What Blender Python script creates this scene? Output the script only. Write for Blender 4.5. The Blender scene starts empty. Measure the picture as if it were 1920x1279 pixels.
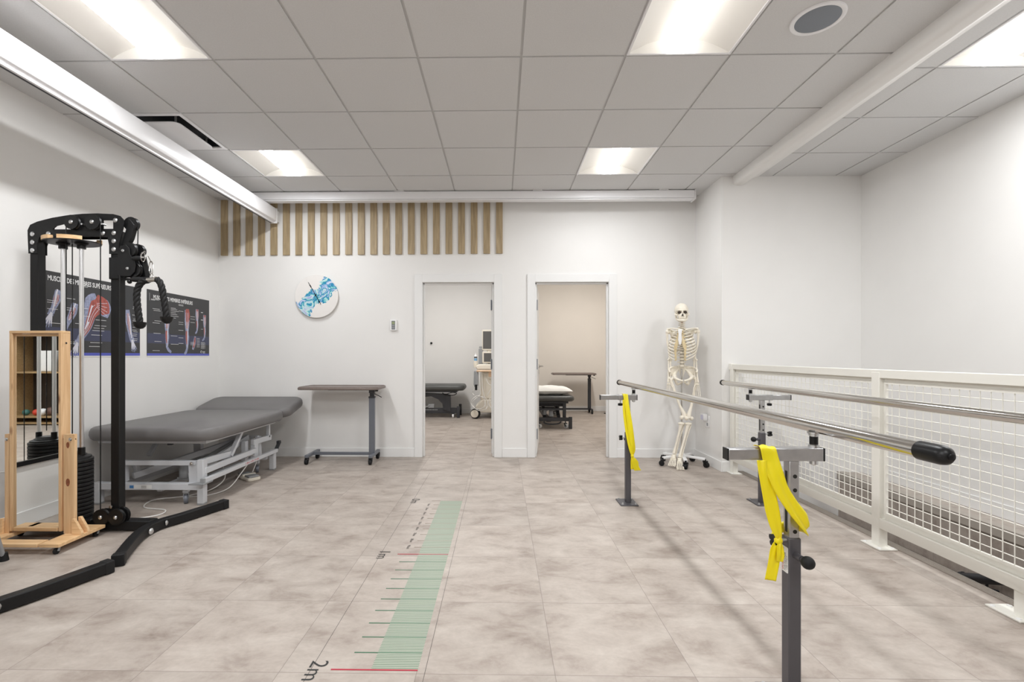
import bpy, math, random
from mathutils import Vector, Matrix
random.seed(7)
PI = math.pi
EXPOSURE = 1.33
sc = bpy.context.scene
COL = sc.collection
V = Vector

# ---------------------------------------------------------------- materials
def new_mat(name):
    m = bpy.data.materials.new(name); m.use_nodes = True
    nt = m.node_tree
    return m, nt, nt.nodes['Principled BSDF']

def mat(name, col, rough=.5, metal=0.0, var=0.0, scale=8.0, bump=0.0, bscale=200.0, stretch=(1, 1, 1), spec=None, coat=0.0):
    m, nt, b = new_mat(name)
    b.inputs['Base Color'].default_value = (*col, 1); b.inputs['Roughness'].default_value = rough
    b.inputs['Metallic'].default_value = metal
    if spec is not None: b.inputs['Specular IOR Level'].default_value = spec
    if coat: b.inputs['Coat Weight'].default_value = coat
    N = nt.nodes; L = nt.links
    tc = N.new('ShaderNodeTexCoord'); mp = N.new('ShaderNodeMapping'); mp.inputs['Scale'].default_value = stretch
    L.new(tc.outputs['Object'], mp.inputs['Vector'])
    if var:
        n = N.new('ShaderNodeTexNoise'); n.inputs['Scale'].default_value = scale; n.inputs['Detail'].default_value = 4
        L.new(mp.outputs[0], n.inputs['Vector'])
        r = N.new('ShaderNodeValToRGB')
        r.color_ramp.elements[0].position = .3; r.color_ramp.elements[1].position = .7
        r.color_ramp.elements[0].color = (*[c * (1 - var) for c in col], 1)
        r.color_ramp.elements[1].color = (*[min(1, c * (1 + var)) for c in col], 1)
        L.new(n.outputs['Fac'], r.inputs[0]); L.new(r.outputs[0], b.inputs['Base Color'])
    if bump:
        n2 = N.new('ShaderNodeTexNoise'); n2.inputs['Scale'].default_value = bscale; n2.inputs['Detail'].default_value = 3
        L.new(mp.outputs[0], n2.inputs['Vector'])
        bp = N.new('ShaderNodeBump'); bp.inputs['Strength'].default_value = bump; bp.inputs['Distance'].default_value = .002
        L.new(n2.outputs['Fac'], bp.inputs['Height']); L.new(bp.outputs[0], b.inputs['Normal'])
    return m

def s2l(r, g, b):
    f = lambda c: (c / 255 / 12.92) if c <= 10 else ((c / 255 + .055) / 1.055) ** 2.4
    return (f(r), f(g), f(b))

def emit(name, col, strength):
    m, nt, b = new_mat(name)
    b.inputs['Base Color'].default_value = (1, 1, 1, 1)
    b.inputs['Emission Color'].default_value = (*col, 1); b.inputs['Emission Strength'].default_value = strength
    return m

def wood_mat(name, c1, c2, axis, knots=False, rough=.5):
    m, nt, b = new_mat(name); N = nt.nodes; L = nt.links
    tc = N.new('ShaderNodeTexCoord'); mp = N.new('ShaderNodeMapping')
    s = [22, 22, 22]; s[axis] = 1.6; mp.inputs['Scale'].default_value = s
    oi = N.new('ShaderNodeObjectInfo'); ad = N.new('ShaderNodeVectorMath'); ad.operation = 'ADD'
    mu = N.new('ShaderNodeVectorMath'); mu.operation = 'SCALE'; mu.inputs[3].default_value = 3.0
    cb = N.new('ShaderNodeCombineXYZ')
    for k in range(3): L.new(oi.outputs['Random'], cb.inputs[k])
    L.new(cb.outputs[0], mu.inputs[0]); L.new(tc.outputs['Object'], ad.inputs[0]); L.new(mu.outputs[0], ad.inputs[1])
    L.new(ad.outputs[0], mp.inputs['Vector'])
    n = N.new('ShaderNodeTexNoise'); n.inputs['Scale'].default_value = 2.2; n.inputs['Detail'].default_value = 5; n.inputs['Distortion'].default_value = .6
    L.new(mp.outputs[0], n.inputs['Vector'])
    r = N.new('ShaderNodeValToRGB'); r.color_ramp.elements[0].position = .33; r.color_ramp.elements[1].position = .68
    r.color_ramp.elements[0].color = (*c1, 1); r.color_ramp.elements[1].color = (*c2, 1)
    L.new(n.outputs['Fac'], r.inputs[0]); L.new(r.outputs[0], b.inputs['Base Color']); b.inputs['Roughness'].default_value = rough
    if knots:
        vo = N.new('ShaderNodeTexVoronoi'); vo.inputs['Scale'].default_value = 1.0
        m2 = N.new('ShaderNodeMapping'); sk = [9, 9, 9]; sk[axis] = 4.5; m2.inputs['Scale'].default_value = sk
        L.new(ad.outputs[0], m2.inputs['Vector']); L.new(m2.outputs[0], vo.inputs['Vector'])
        kr = N.new('ShaderNodeValToRGB'); kr.color_ramp.elements[0].position = .10; kr.color_ramp.elements[1].position = .2
        kr.color_ramp.elements[0].color = (1, 1, 1, 1); kr.color_ramp.elements[1].color = (0, 0, 0, 1)
        L.new(vo.outputs['Distance'], kr.inputs[0])
        mx = N.new('ShaderNodeMix'); mx.data_type = 'RGBA'; L.new(kr.outputs[0], mx.inputs['Factor'])
        L.new(r.outputs[0], mx.inputs['A']); mx.inputs['B'].default_value = (*s2l(132, 78, 46), 1)
        L.new(mx.outputs['Result'], b.inputs['Base Color'])
    return m

def math_node(nt, op, a, b=None, c=None):
    n = nt.nodes.new('ShaderNodeMath'); n.operation = op
    for k, x in enumerate((a, b, c)):
        if x is None: continue
        if isinstance(x, (int, float)): n.inputs[k].default_value = x
        else: nt.links.new(x, n.inputs[k])
    return n.outputs[0]

TILE = .4955
def floor_material():
    m, nt, b = new_mat('floor_vinyl_tiles'); N = nt.nodes; L = nt.links
    geo = N.new('ShaderNodeNewGeometry'); sp = N.new('ShaderNodeSeparateXYZ'); L.new(geo.outputs['Position'], sp.inputs[0])
    M = lambda *a: math_node(nt, *a)
    ux = M('DIVIDE', M('SUBTRACT', sp.outputs['X'], .194), TILE); uy = M('DIVIDE', M('SUBTRACT', sp.outputs['Y'], 1.692), TILE)
    fx = M('FLOOR', ux); fy = M('FLOOR', uy)
    cell = N.new('ShaderNodeCombineXYZ'); L.new(fx, cell.inputs[0]); L.new(fy, cell.inputs[1])
    wn = N.new('ShaderNodeTexWhiteNoise'); wn.noise_dimensions = '3D'; L.new(cell.outputs[0], wn.inputs['Vector'])
    off = N.new('ShaderNodeVectorMath'); off.operation = 'MULTIPLY_ADD'
    L.new(wn.outputs['Color'], off.inputs[0]); off.inputs[1].default_value = (13, 13, 13); L.new(geo.outputs['Position'], off.inputs[2])
    mp = N.new('ShaderNodeMapping'); mp.inputs['Scale'].default_value = (1.0, 1.7, 1); L.new(off.outputs[0], mp.inputs['Vector'])
    n1 = N.new('ShaderNodeTexNoise'); n1.inputs['Scale'].default_value = 4.2; n1.inputs['Detail'].default_value = 9; n1.inputs['Roughness'].default_value = .68; n1.inputs['Distortion'].default_value = .3
    L.new(mp.outputs[0], n1.inputs['Vector'])
    r1 = N.new('ShaderNodeValToRGB'); e = r1.color_ramp.elements
    e[0].position = .27; e[0].color = (*s2l(138, 125, 115), 1); e[1].position = .72; e[1].color = (*s2l(191, 182, 173), 1)
    k = e.new(.46); k.color = (*s2l(169, 158, 149), 1)
    L.new(n1.outputs['Fac'], r1.inputs[0])
    n2 = N.new('ShaderNodeTexNoise'); n2.inputs['Scale'].default_value = 60; n2.inputs['Detail'].default_value = 4; L.new(off.outputs[0], n2.inputs['Vector'])
    gm = M('ADD', M('MULTIPLY', n2.outputs['Fac'], .16), .92)
    # tone differs a little from tile to tile
    gm2 = M('MULTIPLY', gm, M('ADD', M('MULTIPLY', wn.outputs['Value'], .10), .95))
    mul = N.new('ShaderNodeVectorMath'); mul.operation = 'SCALE'; L.new(r1.outputs[0], mul.inputs[0]); L.new(gm2, mul.inputs[3])
    def seam(u, w):
        fr = M('FRACT', u); d = M('MINIMUM', fr, M('SUBTRACT', 1.0, fr)); return M('LESS_THAN', d, w / TILE)
    s = M('MAXIMUM', seam(ux, .0013), seam(uy, .0013))
    mx = N.new('ShaderNodeMix'); mx.data_type = 'RGBA'; L.new(M('MULTIPLY', s, .55), mx.inputs['Factor'])
    L.new(mul.outputs[0], mx.inputs['A']); mx.inputs['B'].default_value = (*s2l(105, 95, 88), 1)
    L.new(mx.outputs['Result'], b.inputs['Base Color'])
    L.new(M('ADD', M('MULTIPLY', n1.outputs['Fac'], .18), .40), b.inputs['Roughness'])
    bp = N.new('ShaderNodeBump'); bp.inputs['Strength'].default_value = .12; bp.inputs['Distance'].default_value = .001
    L.new(n2.outputs['Fac'], bp.inputs['Height']); L.new(bp.outputs[0], b.inputs['Normal'])
    return m

def clock_material():
    m, nt, b = new_mat('clock_face_marbling'); N = nt.nodes; L = nt.links
    tc = N.new('ShaderNodeTexCoord'); sp = N.new('ShaderNodeSeparateXYZ'); L.new(tc.outputs['Object'], sp.inputs[0])
    M = lambda *a: math_node(nt, *a)
    x = sp.outputs['X']; z = M('SUBTRACT', sp.outputs['Z'], .245)
    a = math.radians(38)
    u = M('ADD', M('MULTIPLY', x, math.cos(a)), M('MULTIPLY', z, math.sin(a)))
    v = M('SUBTRACT', M('MULTIPLY', z, math.cos(a)), M('MULTIPLY', x, math.sin(a)))
    n = N.new('ShaderNodeTexNoise'); n.inputs['Scale'].default_value = 11; n.inputs['Detail'].default_value = 7; n.inputs['Distortion'].default_value = 1.6
    L.new(tc.outputs['Object'], n.inputs['Vector'])
    edge = M('ADD', M('MULTIPLY', M('SUBTRACT', n.outputs['Fac'], .5), .13), M('MULTIPLY', M('SINE', M('MULTIPLY', u, 26)), .022))
    mask = M('LESS_THAN', M('ABSOLUTE', M('ADD', M('ADD', v, .005), edge)), .092)
    far = M('LESS_THAN', M('ABSOLUTE', u), .238)
    mask = M('MULTIPLY', mask, far)
    w = N.new('ShaderNodeTexNoise'); w.inputs['Scale'].default_value = 5.5; w.inputs['Detail'].default_value = 8; w.inputs['Distortion'].default_value = 3.2
    L.new(tc.outputs['Object'], w.inputs['Vector'])
    r = N.new('ShaderNodeValToRGB'); e = r.color_ramp.elements
    cols = [(.30, (226, 232, 238)), (.38, (206, 214, 236)), (.42, (150, 184, 226)), (.465, (40, 142, 188)), (.50, (24, 136, 176)), (.53, (120, 206, 210)), (.575, (210, 236, 232)), (.68, (172, 178, 226))]
    e[0].position = cols[0][0]; e[0].color = (*s2l(*cols[0][1]), 1); e[1].position = cols[-1][0]; e[1].color = (*s2l(*cols[-1][1]), 1)
    for p, c in cols[1:-1]:
        k = e.new(p); k.color = (*s2l(*c), 1)
    L.new(w.outputs['Fac'], r.inputs[0])
    mx = N.new('ShaderNodeMix'); mx.data_type = 'RGBA'; L.new(mask, mx.inputs['Factor'])
    mx.inputs['A'].default_value = (*s2l(236, 233, 230), 1); L.new(r.outputs[0], mx.inputs['B'])
    L.new(mx.outputs['Result'], b.inputs['Base Color']); b.inputs['Roughness'].default_value = .25
    return m

MT = {}
def setup_materials():
    W = s2l(235, 234, 232)
    MT['wall'] = mat('wall_paint_white', W, .75, var=.012, scale=3, bump=.03, bscale=90)
    MT['wall_warm'] = mat('wall_paint_warm', s2l(233, 227, 219), .75, var=.012, scale=3)
    MT['trim'] = mat('trim_paint', s2l(236, 236, 235), .45)
    MT['frame_paint'] = mat('door_frame_paint', s2l(233, 233, 232), .4)
    MT['tile'] = mat('ceiling_tile', s2l(214, 214, 214), .95, var=.03, scale=140, bump=.25, bscale=420)
    MT['tbar'] = mat('ceiling_grid', s2l(198, 198, 198), .6)
    MT['floor'] = floor_material()
    MT['black'] = mat('black_powder_coat', (.007, .007, .0075), .45, var=.1, scale=60, spec=.28)
    MT['blackp'] = mat('black_plastic', (.008, .008, .0085), .35, spec=.3)
    MT['rubber'] = mat('black_rubber', (.010, .010, .0105), .6, bump=.1, spec=.3)
    MT['plate'] = mat('weight_plate_rubber', (.011, .011, .0115), .45, bump=.1, bscale=120, spec=.35)
    MT['zinc'] = mat('zinc_bolt', (.62, .63, .64), .28, 1.0)
    MT['chrome'] = mat('chrome', (.66, .65, .64), .16, 1.0)
    MT['steelbar'] = mat('brushed_steel', (.62, .60, .57), .13, 1.0)
    MT['galv'] = mat('galvanised_tube', (.50, .50, .51), .34, 1.0, var=.08, scale=30)
    MT['grey'] = mat('dark_grey_paint', s2l(84, 82, 86), .4, .25)
    MT['pine'] = wood_mat('pine', s2l(218, 176, 130), s2l(238, 202, 158), 2, knots=True)
    MT['pine_x'] = wood_mat('pine_board', s2l(218, 176, 128), s2l(240, 204, 158), 0)
    MT['oak'] = wood_mat('slat_oak', s2l(152, 133, 102), s2l(182, 162, 128), 2)
    MT['mirror'] = mat('mirror_glass', (.9, .91, .9), .01, 1.0)
    MT['vinyl'] = mat('grey_vinyl', s2l(112, 110, 110), .42, var=.05, scale=6, bump=.25, bscale=260)
    MT['bvinyl'] = mat('charcoal_vinyl', s2l(78, 79, 77), .45, var=.05, bump=.15)
    MT['wmetal'] = mat('grey_white_steel', s2l(206, 208, 212), .4)
    MT['wrail'] = mat('railing_cream_white', s2l(232, 230, 222), .45)
    MT['dmetal'] = mat('charcoal_steel', s2l(52, 53, 57), .45)
    MT['laminate'] = mat('grey_brown_laminate', s2l(122, 110, 104), .45, var=.08, scale=30)
    MT['slate'] = mat('slate_grey_post', s2l(110, 114, 122), .35, .2)
    MT['bone'] = mat('bone_ivory', s2l(236, 229, 214), .45, var=.04, scale=30)
    MT['cart'] = mat('cartilage_tan', s2l(222, 204, 164), .5)
    MT['rodsteel'] = mat('guide_rod_steel', (.78, .78, .79), .3, 1.0)
    MT['knot'] = mat('pine_knot', s2l(142, 82, 52), .5, var=.25, scale=90)
    MT['hinge'] = mat('hinge_steel', s2l(150, 155, 164), .4, .3)
    MT['socket'] = mat('skull_cavity', s2l(74, 66, 58), .9)
    MT['dark'] = mat('dark_recess', (.01, .009, .008), .7)
    MT['disc'] = mat('spinal_disc', s2l(128, 118, 100), .6)
    MT['artery'] = mat('red_vessel', s2l(150, 60, 50), .5)
    MT['white'] = mat('white_enamel', s2l(238, 238, 238), .35)
    MT['cream'] = mat('cream_plastic', s2l(230, 223, 209), .4)
    MT['beige'] = mat('beige_plastic', s2l(222, 190, 158), .45)
    MT['screen'] = mat('dark_screen', s2l(88, 86, 84), .18)
    MT['greyp'] = mat('grey_plastic', s2l(150, 152, 154), .4)
    MT['cable'] = mat('white_cable', s2l(226, 224, 220), .4)
    MT['alu'] = mat('white_aluminium', s2l(240, 240, 242), .28)
    MT['slot'] = mat('dark_slot', s2l(48, 50, 56), .5)
    MT['yellow'] = mat('yellow_latex', s2l(240, 218, 12), .42)
    nt = MT['yellow'].node_tree; MT['yellow'].node_tree.nodes['Principled BSDF'].inputs['Subsurface Weight'].default_value = .12
    MT['spk'] = mat('speaker_grille', s2l(132, 138, 146), .6, .0, bump=.6, bscale=900)
    MT['pillow'] = mat('pillow_cotton', s2l(238, 237, 233), .8, bump=.3, bscale=40)
    MT['bluelab'] = mat('blue_label', s2l(70, 130, 190), .5)
    MT['red'] = mat('red_print', s2l(196, 52, 52), .5)
    MT['paper'] = mat('white_label', s2l(236, 236, 234), .55)
    MT['ink'] = mat('black_print', s2l(40, 40, 40), .6)
    MT['poster'] = mat('poster_charcoal', s2l(54, 54, 56), .32)
    MT['pnavy'] = mat('poster_navy', s2l(62, 66, 92), .32)
    MT['pblue'] = mat('poster_blue_edge', s2l(84, 92, 186), .35)
    MT['pwhite'] = mat('poster_white_print', s2l(232, 232, 232), .4)
    MT['pskin'] = mat('poster_pale_blue', s2l(146, 152, 180), .4, var=.25, scale=60)
    MT['pbone'] = mat('poster_bone', s2l(222, 222, 232), .4)
    MT['pmus'] = mat('poster_muscle', s2l(164, 84, 76), .4, var=.4, scale=120, stretch=(1, 1, .25))
    MT['rgreen'] = mat('ruler_green_band', s2l(172, 177, 162), .45)
    MT['rline'] = mat('ruler_green_line', s2l(100, 126, 104), .45)
    MT['rdark'] = mat('ruler_dark_green', s2l(62, 112, 84), .45)
    MT['rred'] = mat('ruler_red', s2l(178, 48, 66), .45)
    MT['rgrey'] = mat('ruler_grey', s2l(150, 138, 124), .45)
    MT['nosing'] = mat('nosing_metal', s2l(168, 160, 151), .45)
    MT['clock'] = clock_material()
    MT['refl'] = mat('troffer_reflector', s2l(244, 243, 240), .5)
    MT['lens_w'] = emit('lens_warm', (.97, .985, 1.0), 30)
    MT['lens_n'] = emit('lens_neutral', (.96, .98, 1.0), 30)
    MT['lens_side'] = emit('lens_side_glow', (1.0, .96, .90), .95)
    MT['lens_r'] = emit('lens_room', (1.0, .965, .925), 38)
    MT['lens_c'] = emit('lens_room_neutral', (1.0, .98, .96), 42)
    MT['lilac'] = mat('lilac_plug', s2l(206, 206, 226), .4)
    MT['shelfwood'] = wood_mat('shelf_oak', s2l(150, 122, 84), s2l(180, 150, 108), 0)
    MT['shelfdark'] = mat('shelf_back', s2l(58, 48, 40), .6)
    MT['redball'] = mat('red_ball', s2l(206, 66, 44), .5)
    MT['brownball'] = mat('brown_ball', s2l(96, 70, 60), .5)
    MT['teal'] = mat('teal_ball', s2l(60, 110, 104), .5)
    MT['gelb'] = mat('gel_blue', s2l(120, 168, 206), .35)
    MT['lime'] = mat('lcd_green', s2l(150, 160, 120), .3)
setup_materials()
# ---------------------------------------------------------------- mesh builder
class MB:
    def __init__(s): s.v = []; s.f = []; s.mi = []; s.c = 0
    def mat(s, i): s.c = i; return s
    def add(s, vs, fs):
        o = len(s.v); s.v += [tuple(p) for p in vs]; s.f += [tuple(i + o for i in f) for f in fs]; s.mi += [s.c] * len(fs); return s
    def box(s, x0, x1, y0, y1, z0, z1):
        return s.add([(x0, y0, z0), (x1, y0, z0), (x1, y1, z0), (x0, y1, z0), (x0, y0, z1), (x1, y0, z1), (x1, y1, z1), (x0, y1, z1)],
                     [(3, 2, 1, 0), (4, 5, 6, 7), (0, 1, 5, 4), (1, 2, 6, 5), (2, 3, 7, 6), (3, 0, 4, 7)])
    def bar(s, p, q, w, h, up=(0, 0, 1), cham=0):
        # rectangular bar from p to q: w across, h along 'up'
        p, q = V(p), V(q); d = (q - p).normalized(); sd = d.cross(V(up))
        if sd.length < 1e-5: sd = d.cross(V((0, 1, 0)))
        sd.normalize(); u = sd.cross(d).normalized()
        a, b = sd * w / 2, u * h / 2
        vs = [p - a - b, p + a - b, p + a + b, p - a + b, q - a - b, q + a - b, q + a + b, q - a + b]
        return s.add(vs, [(0, 1, 2, 3), (7, 6, 5, 4), (4, 5, 1, 0), (5, 6, 2, 1), (6, 7, 3, 2), (7, 4, 0, 3)])
    def cyl(s, p, q, r, r2=None, n=16):
        r2 = r if r2 is None else r2
        return s.tube([p, q], [r, r2], n)
    def tube(s, pts, r, n=8, closed=False, flat=1.0, cap=True, rmod=None):
        pts = [V(p) for p in pts]; m = len(pts)
        rs = list(r) if isinstance(r, (list, tuple)) else [r] * m
        tang = []
        for i in range(m):
            a = pts[(i - 1) % m] if (closed or i > 0) else pts[i]; b = pts[(i + 1) % m] if (closed or i < m - 1) else pts[i]
            t = b - a
            tang.append(t.normalized() if t.length > 1e-9 else V((0, 0, 1)))
        ref = V((0, 0, 1)) if abs(tang[0].z) < .9 else V((0, 1, 0))
        nrm = (ref - tang[0] * ref.dot(tang[0])).normalized()
        vs = []; L = 0
        for i in range(m):
            if i: L += (pts[i] - pts[i - 1]).length
            nrm = (nrm - tang[i] * nrm.dot(tang[i]))
            nrm = nrm.normalized() if nrm.length > 1e-6 else tang[i].orthogonal().normalized()
            bn = tang[i].cross(nrm)
            for k in range(n):
                a = 2 * PI * k / n; rr = rs[i] * (rmod(a, L) if rmod else 1)
                vs.append(pts[i] + nrm * math.cos(a) * rr + bn * math.sin(a) * rr * flat)
        fs = []
        for i in range(m if closed else m - 1):
            j = (i + 1) % m
            for k in range(n):
                k2 = (k + 1) % n; fs.append((i * n + k, i * n + k2, j * n + k2, j * n + k))
        if cap and not closed:
            fs.append(tuple(reversed(range(n)))); fs.append(tuple((m - 1) * n + k for k in range(n)))
        return s.add(vs, fs)
    def lathe(s, prof, o, axis=(0, 0, 1), n=24):
        # prof: (radius, height) along axis
        o = V(o); ax = V(axis).normalized(); e1 = ax.orthogonal().normalized(); e2 = ax.cross(e1)
        vs = []
        for r, h in prof:
            for k in range(n):
                a = 2 * PI * k / n; vs.append(o + ax * h + (e1 * math.cos(a) + e2 * math.sin(a)) * max(r, 1e-5))
        fs = []
        for i in range(len(prof) - 1):
            for k in range(n):
                k2 = (k + 1) % n; fs.append((i * n + k, i * n + k2, (i + 1) * n + k2, (i + 1) * n + k))
        fs.append(tuple(reversed(range(n)))); fs.append(tuple((len(prof) - 1) * n + k for k in range(n)))
        return s.add(vs, fs)
    def sphere(s, c, r, nu=16, nv=10, fn=None):
        r = (r, r, r) if isinstance(r, (int, float)) else r
        vs = [(c[0], c[1], c[2] - r[2])]
        for j in range(1, nv):
            t = -PI / 2 + PI * j / nv
            for k in range(nu):
                a = 2 * PI * k / nu
                vs.append((c[0] + r[0] * math.cos(t) * math.cos(a), c[1] + r[1] * math.cos(t) * math.sin(a), c[2] + r[2] * math.sin(t)))
        vs.append((c[0], c[1], c[2] + r[2]))
        if fn: vs = [fn(V(p)) for p in vs]
        fs = [(0, 1 + (k + 1) % nu, 1 + k) for k in range(nu)]
        for j in range(nv - 2):
            for k in range(nu):
                k2 = (k + 1) % nu; a = 1 + j * nu; b = a + nu; fs.append((a + k, a + k2, b + k2, b + k))
        t = len(vs) - 1; a = 1 + (nv - 2) * nu
        fs += [(a + k, a + (k + 1) % nu, t) for k in range(nu)]
        return s.add(vs, fs)
    def prism(s, poly, o, e1, e2, ex):
        # 2-D outline in the plane (e1, e2) at o, extruded along vector ex
        o, e1, e2, ex = V(o), V(e1), V(e2), V(ex); n = len(poly)
        ar = sum(poly[i][0] * poly[(i + 1) % n][1] - poly[(i + 1) % n][0] * poly[i][1] for i in range(n))
        if ar * e1.cross(e2).dot(ex) < 0: poly = list(reversed(poly))
        a = [o + e1 * p[0] + e2 * p[1] for p in poly]; b = [p + ex for p in a]
        fs = [tuple(reversed(range(n))), tuple(range(n, 2 * n))]
        fs += [(i, (i + 1) % n, n + (i + 1) % n, n + i) for i in range(n)]
        return s.add(a + b, fs)
    def quad(s, a, b, c, d): return s.add([a, b, c, d], [(0, 1, 2, 3)])
    def poly(s, pts): return s.add(pts, [tuple(range(len(pts)))])
    def grid(s, fn, nu, nv):
        vs = [fn(i / nu, j / nv) for j in range(nv + 1) for i in range(nu + 1)]
        fs = [(j * (nu + 1) + i, j * (nu + 1) + i + 1, (j + 1) * (nu + 1) + i + 1, (j + 1) * (nu + 1) + i) for j in range(nv) for i in range(nu)]
        return s.add(vs, fs)
    def text(s, txt, size, o, xd, yd, depth=.0006, align='LEFT', offset=0.0):
        cu = bpy.data.curves.new('t', 'FONT'); cu.body = txt; cu.size = size; cu.align_x = align; cu.offset = offset; cu.resolution_u = 3
        ob = bpy.data.objects.new('t', cu); COL.objects.link(ob)
        dg = bpy.context.evaluated_depsgraph_get(); dg.update()
        me = bpy.data.meshes.new_from_object(ob.evaluated_get(dg))
        o, xd, yd = V(o), V(xd).normalized(), V(yd).normalized()
        s.add([o + xd * v.co.x + yd * v.co.y for v in me.vertices], [tuple(p.vertices) for p in me.polygons])
        bpy.data.objects.remove(ob); bpy.data.curves.remove(cu); bpy.data.meshes.remove(me)
        return s
    def xf(s, M, start=0):
        s.v = s.v[:start] + [tuple(M @ V(p)) for p in s.v[start:]]; return s

ORG = {}
def tag(o, label, cat, group=None):
    o['label'] = label; o['category'] = cat; o['kind'] = 'thing'
    if group: o['group'] = group
    return o
def thing(name, label, cat, loc, group=None):
    o = bpy.data.objects.new(name, None); o.empty_display_size = .05; COL.objects.link(o)
    o.location = loc; ORG[o.name] = V(loc); tag(o, label, cat, group); return o
def obj(name, mb, mats, parent=None, bevel=0, smooth=40, seg=2, sub=0, solid=0, origin=None):
    if not isinstance(mats, (list, tuple)): mats = [mats]
    if parent is not None: org = ORG[parent.name]
    elif origin is not None: org = V(origin)
    else:
        xs, ys, zs = zip(*mb.v); org = V(((min(xs) + max(xs)) / 2, (min(ys) + max(ys)) / 2, min(zs)))
    me = bpy.data.meshes.new(name)
    me.from_pydata([tuple(V(p) - org) for p in mb.v], [], mb.f); me.update()
    for m in mats: me.materials.append(MT[m] if isinstance(m, str) else m)
    me.polygons.foreach_set('material_index', mb.mi)
    if smooth:
        me.polygons.foreach_set('use_smooth', [True] * len(me.polygons)); me.set_sharp_from_angle(angle=math.radians(smooth))
    o = bpy.data.objects.new(name, me); COL.objects.link(o)
    if parent is not None: o.parent = parent
    else: o.location = org
    ORG[o.name] = org
    if solid:
        md = o.modifiers.new('solid', 'SOLIDIFY'); md.thickness = solid; md.offset = 0
    if bevel:
        md = o.modifiers.new('bevel', 'BEVEL'); md.width = bevel; md.segments = seg; md.limit_method = 'ANGLE'; md.angle_limit = math.radians(40); md.harden_normals = False
    if sub:
        md = o.modifiers.new('sub', 'SUBSURF'); md.levels = sub; md.render_levels = sub
    return o
def struct(name, mb, mats, bevel=0, smooth=40, parent=None):
    o = obj(name, mb, mats, parent, bevel, smooth)
    if parent is None: o['kind'] = 'structure'
    return o
def kids(o): return [c for c in o.children]
def dup(root, loc, rotz=0, label=None, group=None, scale=None):
    r = root.copy(); COL.objects.link(r); r.location = loc; r.rotation_euler = (0, 0, rotz)
    if scale: r.scale = scale
    if label: r['label'] = label
    if group: r['group'] = group
    for ch in kids(root):
        c = ch.copy(); COL.objects.link(c); c.parent = r
        for g in kids(ch):
            d = g.copy(); COL.objects.link(d); d.parent = c
    return r
def rrect(x0, x1, y0, y1, r, n=5):
    out = []
    for cx, cy, a0 in ((x1 - r, y1 - r, 0), (x0 + r, y1 - r, 90), (x0 + r, y0 + r, 180), (x1 - r, y0 + r, 270)):
        for k in range(n + 1):
            a = math.radians(a0 + 90 * k / n); out.append((cx + r * math.cos(a), cy + r * math.sin(a)))
    return out
def arc(c, r, a0, a1, n):
    return [(c[0] + r * math.cos(math.radians(a0 + (a1 - a0) * k / n)), c[1] + r * math.sin(math.radians(a0 + (a1 - a0) * k / n))) for k in range(n + 1)]
def smooth_path(pts, n=6):
    pts = [V(p) for p in pts]; out = []
    for i in range(len(pts) - 1):
        p0 = pts[max(i - 1, 0)]; p1 = pts[i]; p2 = pts[i + 1]; p3 = pts[min(i + 2, len(pts) - 1)]
        for k in range(n):
            t = k / n
            out.append(.5 * ((2 * p1) + (p2 - p0) * t + (2 * p0 - 5 * p1 + 4 * p2 - p3) * t * t + (3 * p1 - p0 - 3 * p2 + p3) * t ** 3))
    out.append(pts[-1]); return out
def caster(parent, name, x, y, ztop, r=.03, w=.022, forkm='greyp', wheelm='rubber', rim=None, sub=True, ang=0.0):
    # fork as a part, wheel under it
    ca, sa = math.cos(ang), math.sin(ang)
    off = r * .5
    wx, wy = x + sa * off, y - ca * off
    m = MB(); m.cyl((x, y, ztop), (x, y, 2 * r + .004), .008, n=10); m.cyl((x, y, 2 * r + .012), (x, y, 2 * r + .002), w * .75, n=12)
    for s in (-1, 1):
        d = V((ca, sa, 0)) * (s * (w / 2 + .004))
        m.bar(V((x, y, 2 * r + .004)) + d, V((wx, wy, r)) + d, .004, r * .7, up=(sa, -ca, 0))
    f = obj(name, m, forkm, parent, smooth=40)
    m = MB(); a = V((ca, sa, 0)); o = V((wx, wy, r)) - a * w / 2
    m.lathe([(r * .6, 0), (r * .93, 0), (r, w * .2), (r, w * .8), (r * .93, w), (r * .6, w)], o, a, 18)
    if rim:
        m.mat(1).lathe([(r * .72, -.0015), (r * .72, w + .0015)], o, a, 18)
    obj('wheel', m, [wheelm] + ([rim] if rim else []), f)
    return f
# ---------------------------------------------------------------- the setting
XL, XR, YB, ZC = -3.19, 3.52, 5.318, 2.895
YA = 4.69                        # alcove wall behind the stairwell
SX0, SX1 = 2.37, 3.30            # stairwell opening
REAR = -2.4
m = MB()
m.box(-3.4, SX0, REAR - .1, YB, -.25, 0); m.box(-3.4, 2.8, YB, 9.95, -.25, 0); m.box(SX1, 3.7, REAR - .1, YA + .05, -.25, 0); m.box(SX0, SX1, REAR - .1, .35, -.25, 0)
m.box(SX1, 3.7, .35, YA + .05, -1.6, -.25); m.box(SX0 - .1, SX0, .35, YA + .05, -1.6, -.25)
m.box(SX0, SX1, 4.1, YA + .05, -1.66, -1.6)
struct('floor', m, 'floor')
m = MB()
for k in range(9):
    m.box(SX0, SX1, .35 + .42 * k, .35 + .42 * (k + 1), -1.66, -.178 * (k + 1))
struct('stairs', m, 'floor')
m = MB()
for k in range(9): m.box(SX0 + .01, SX1 - .01, .35 + .42 * (k + 1) - .05, .35 + .42 * (k + 1) + .006, -.178 * (k + 1) - .02, -.178 * (k + 1) + .004)
struct('trim_stair_nosing', m, 'nosing')
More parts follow.
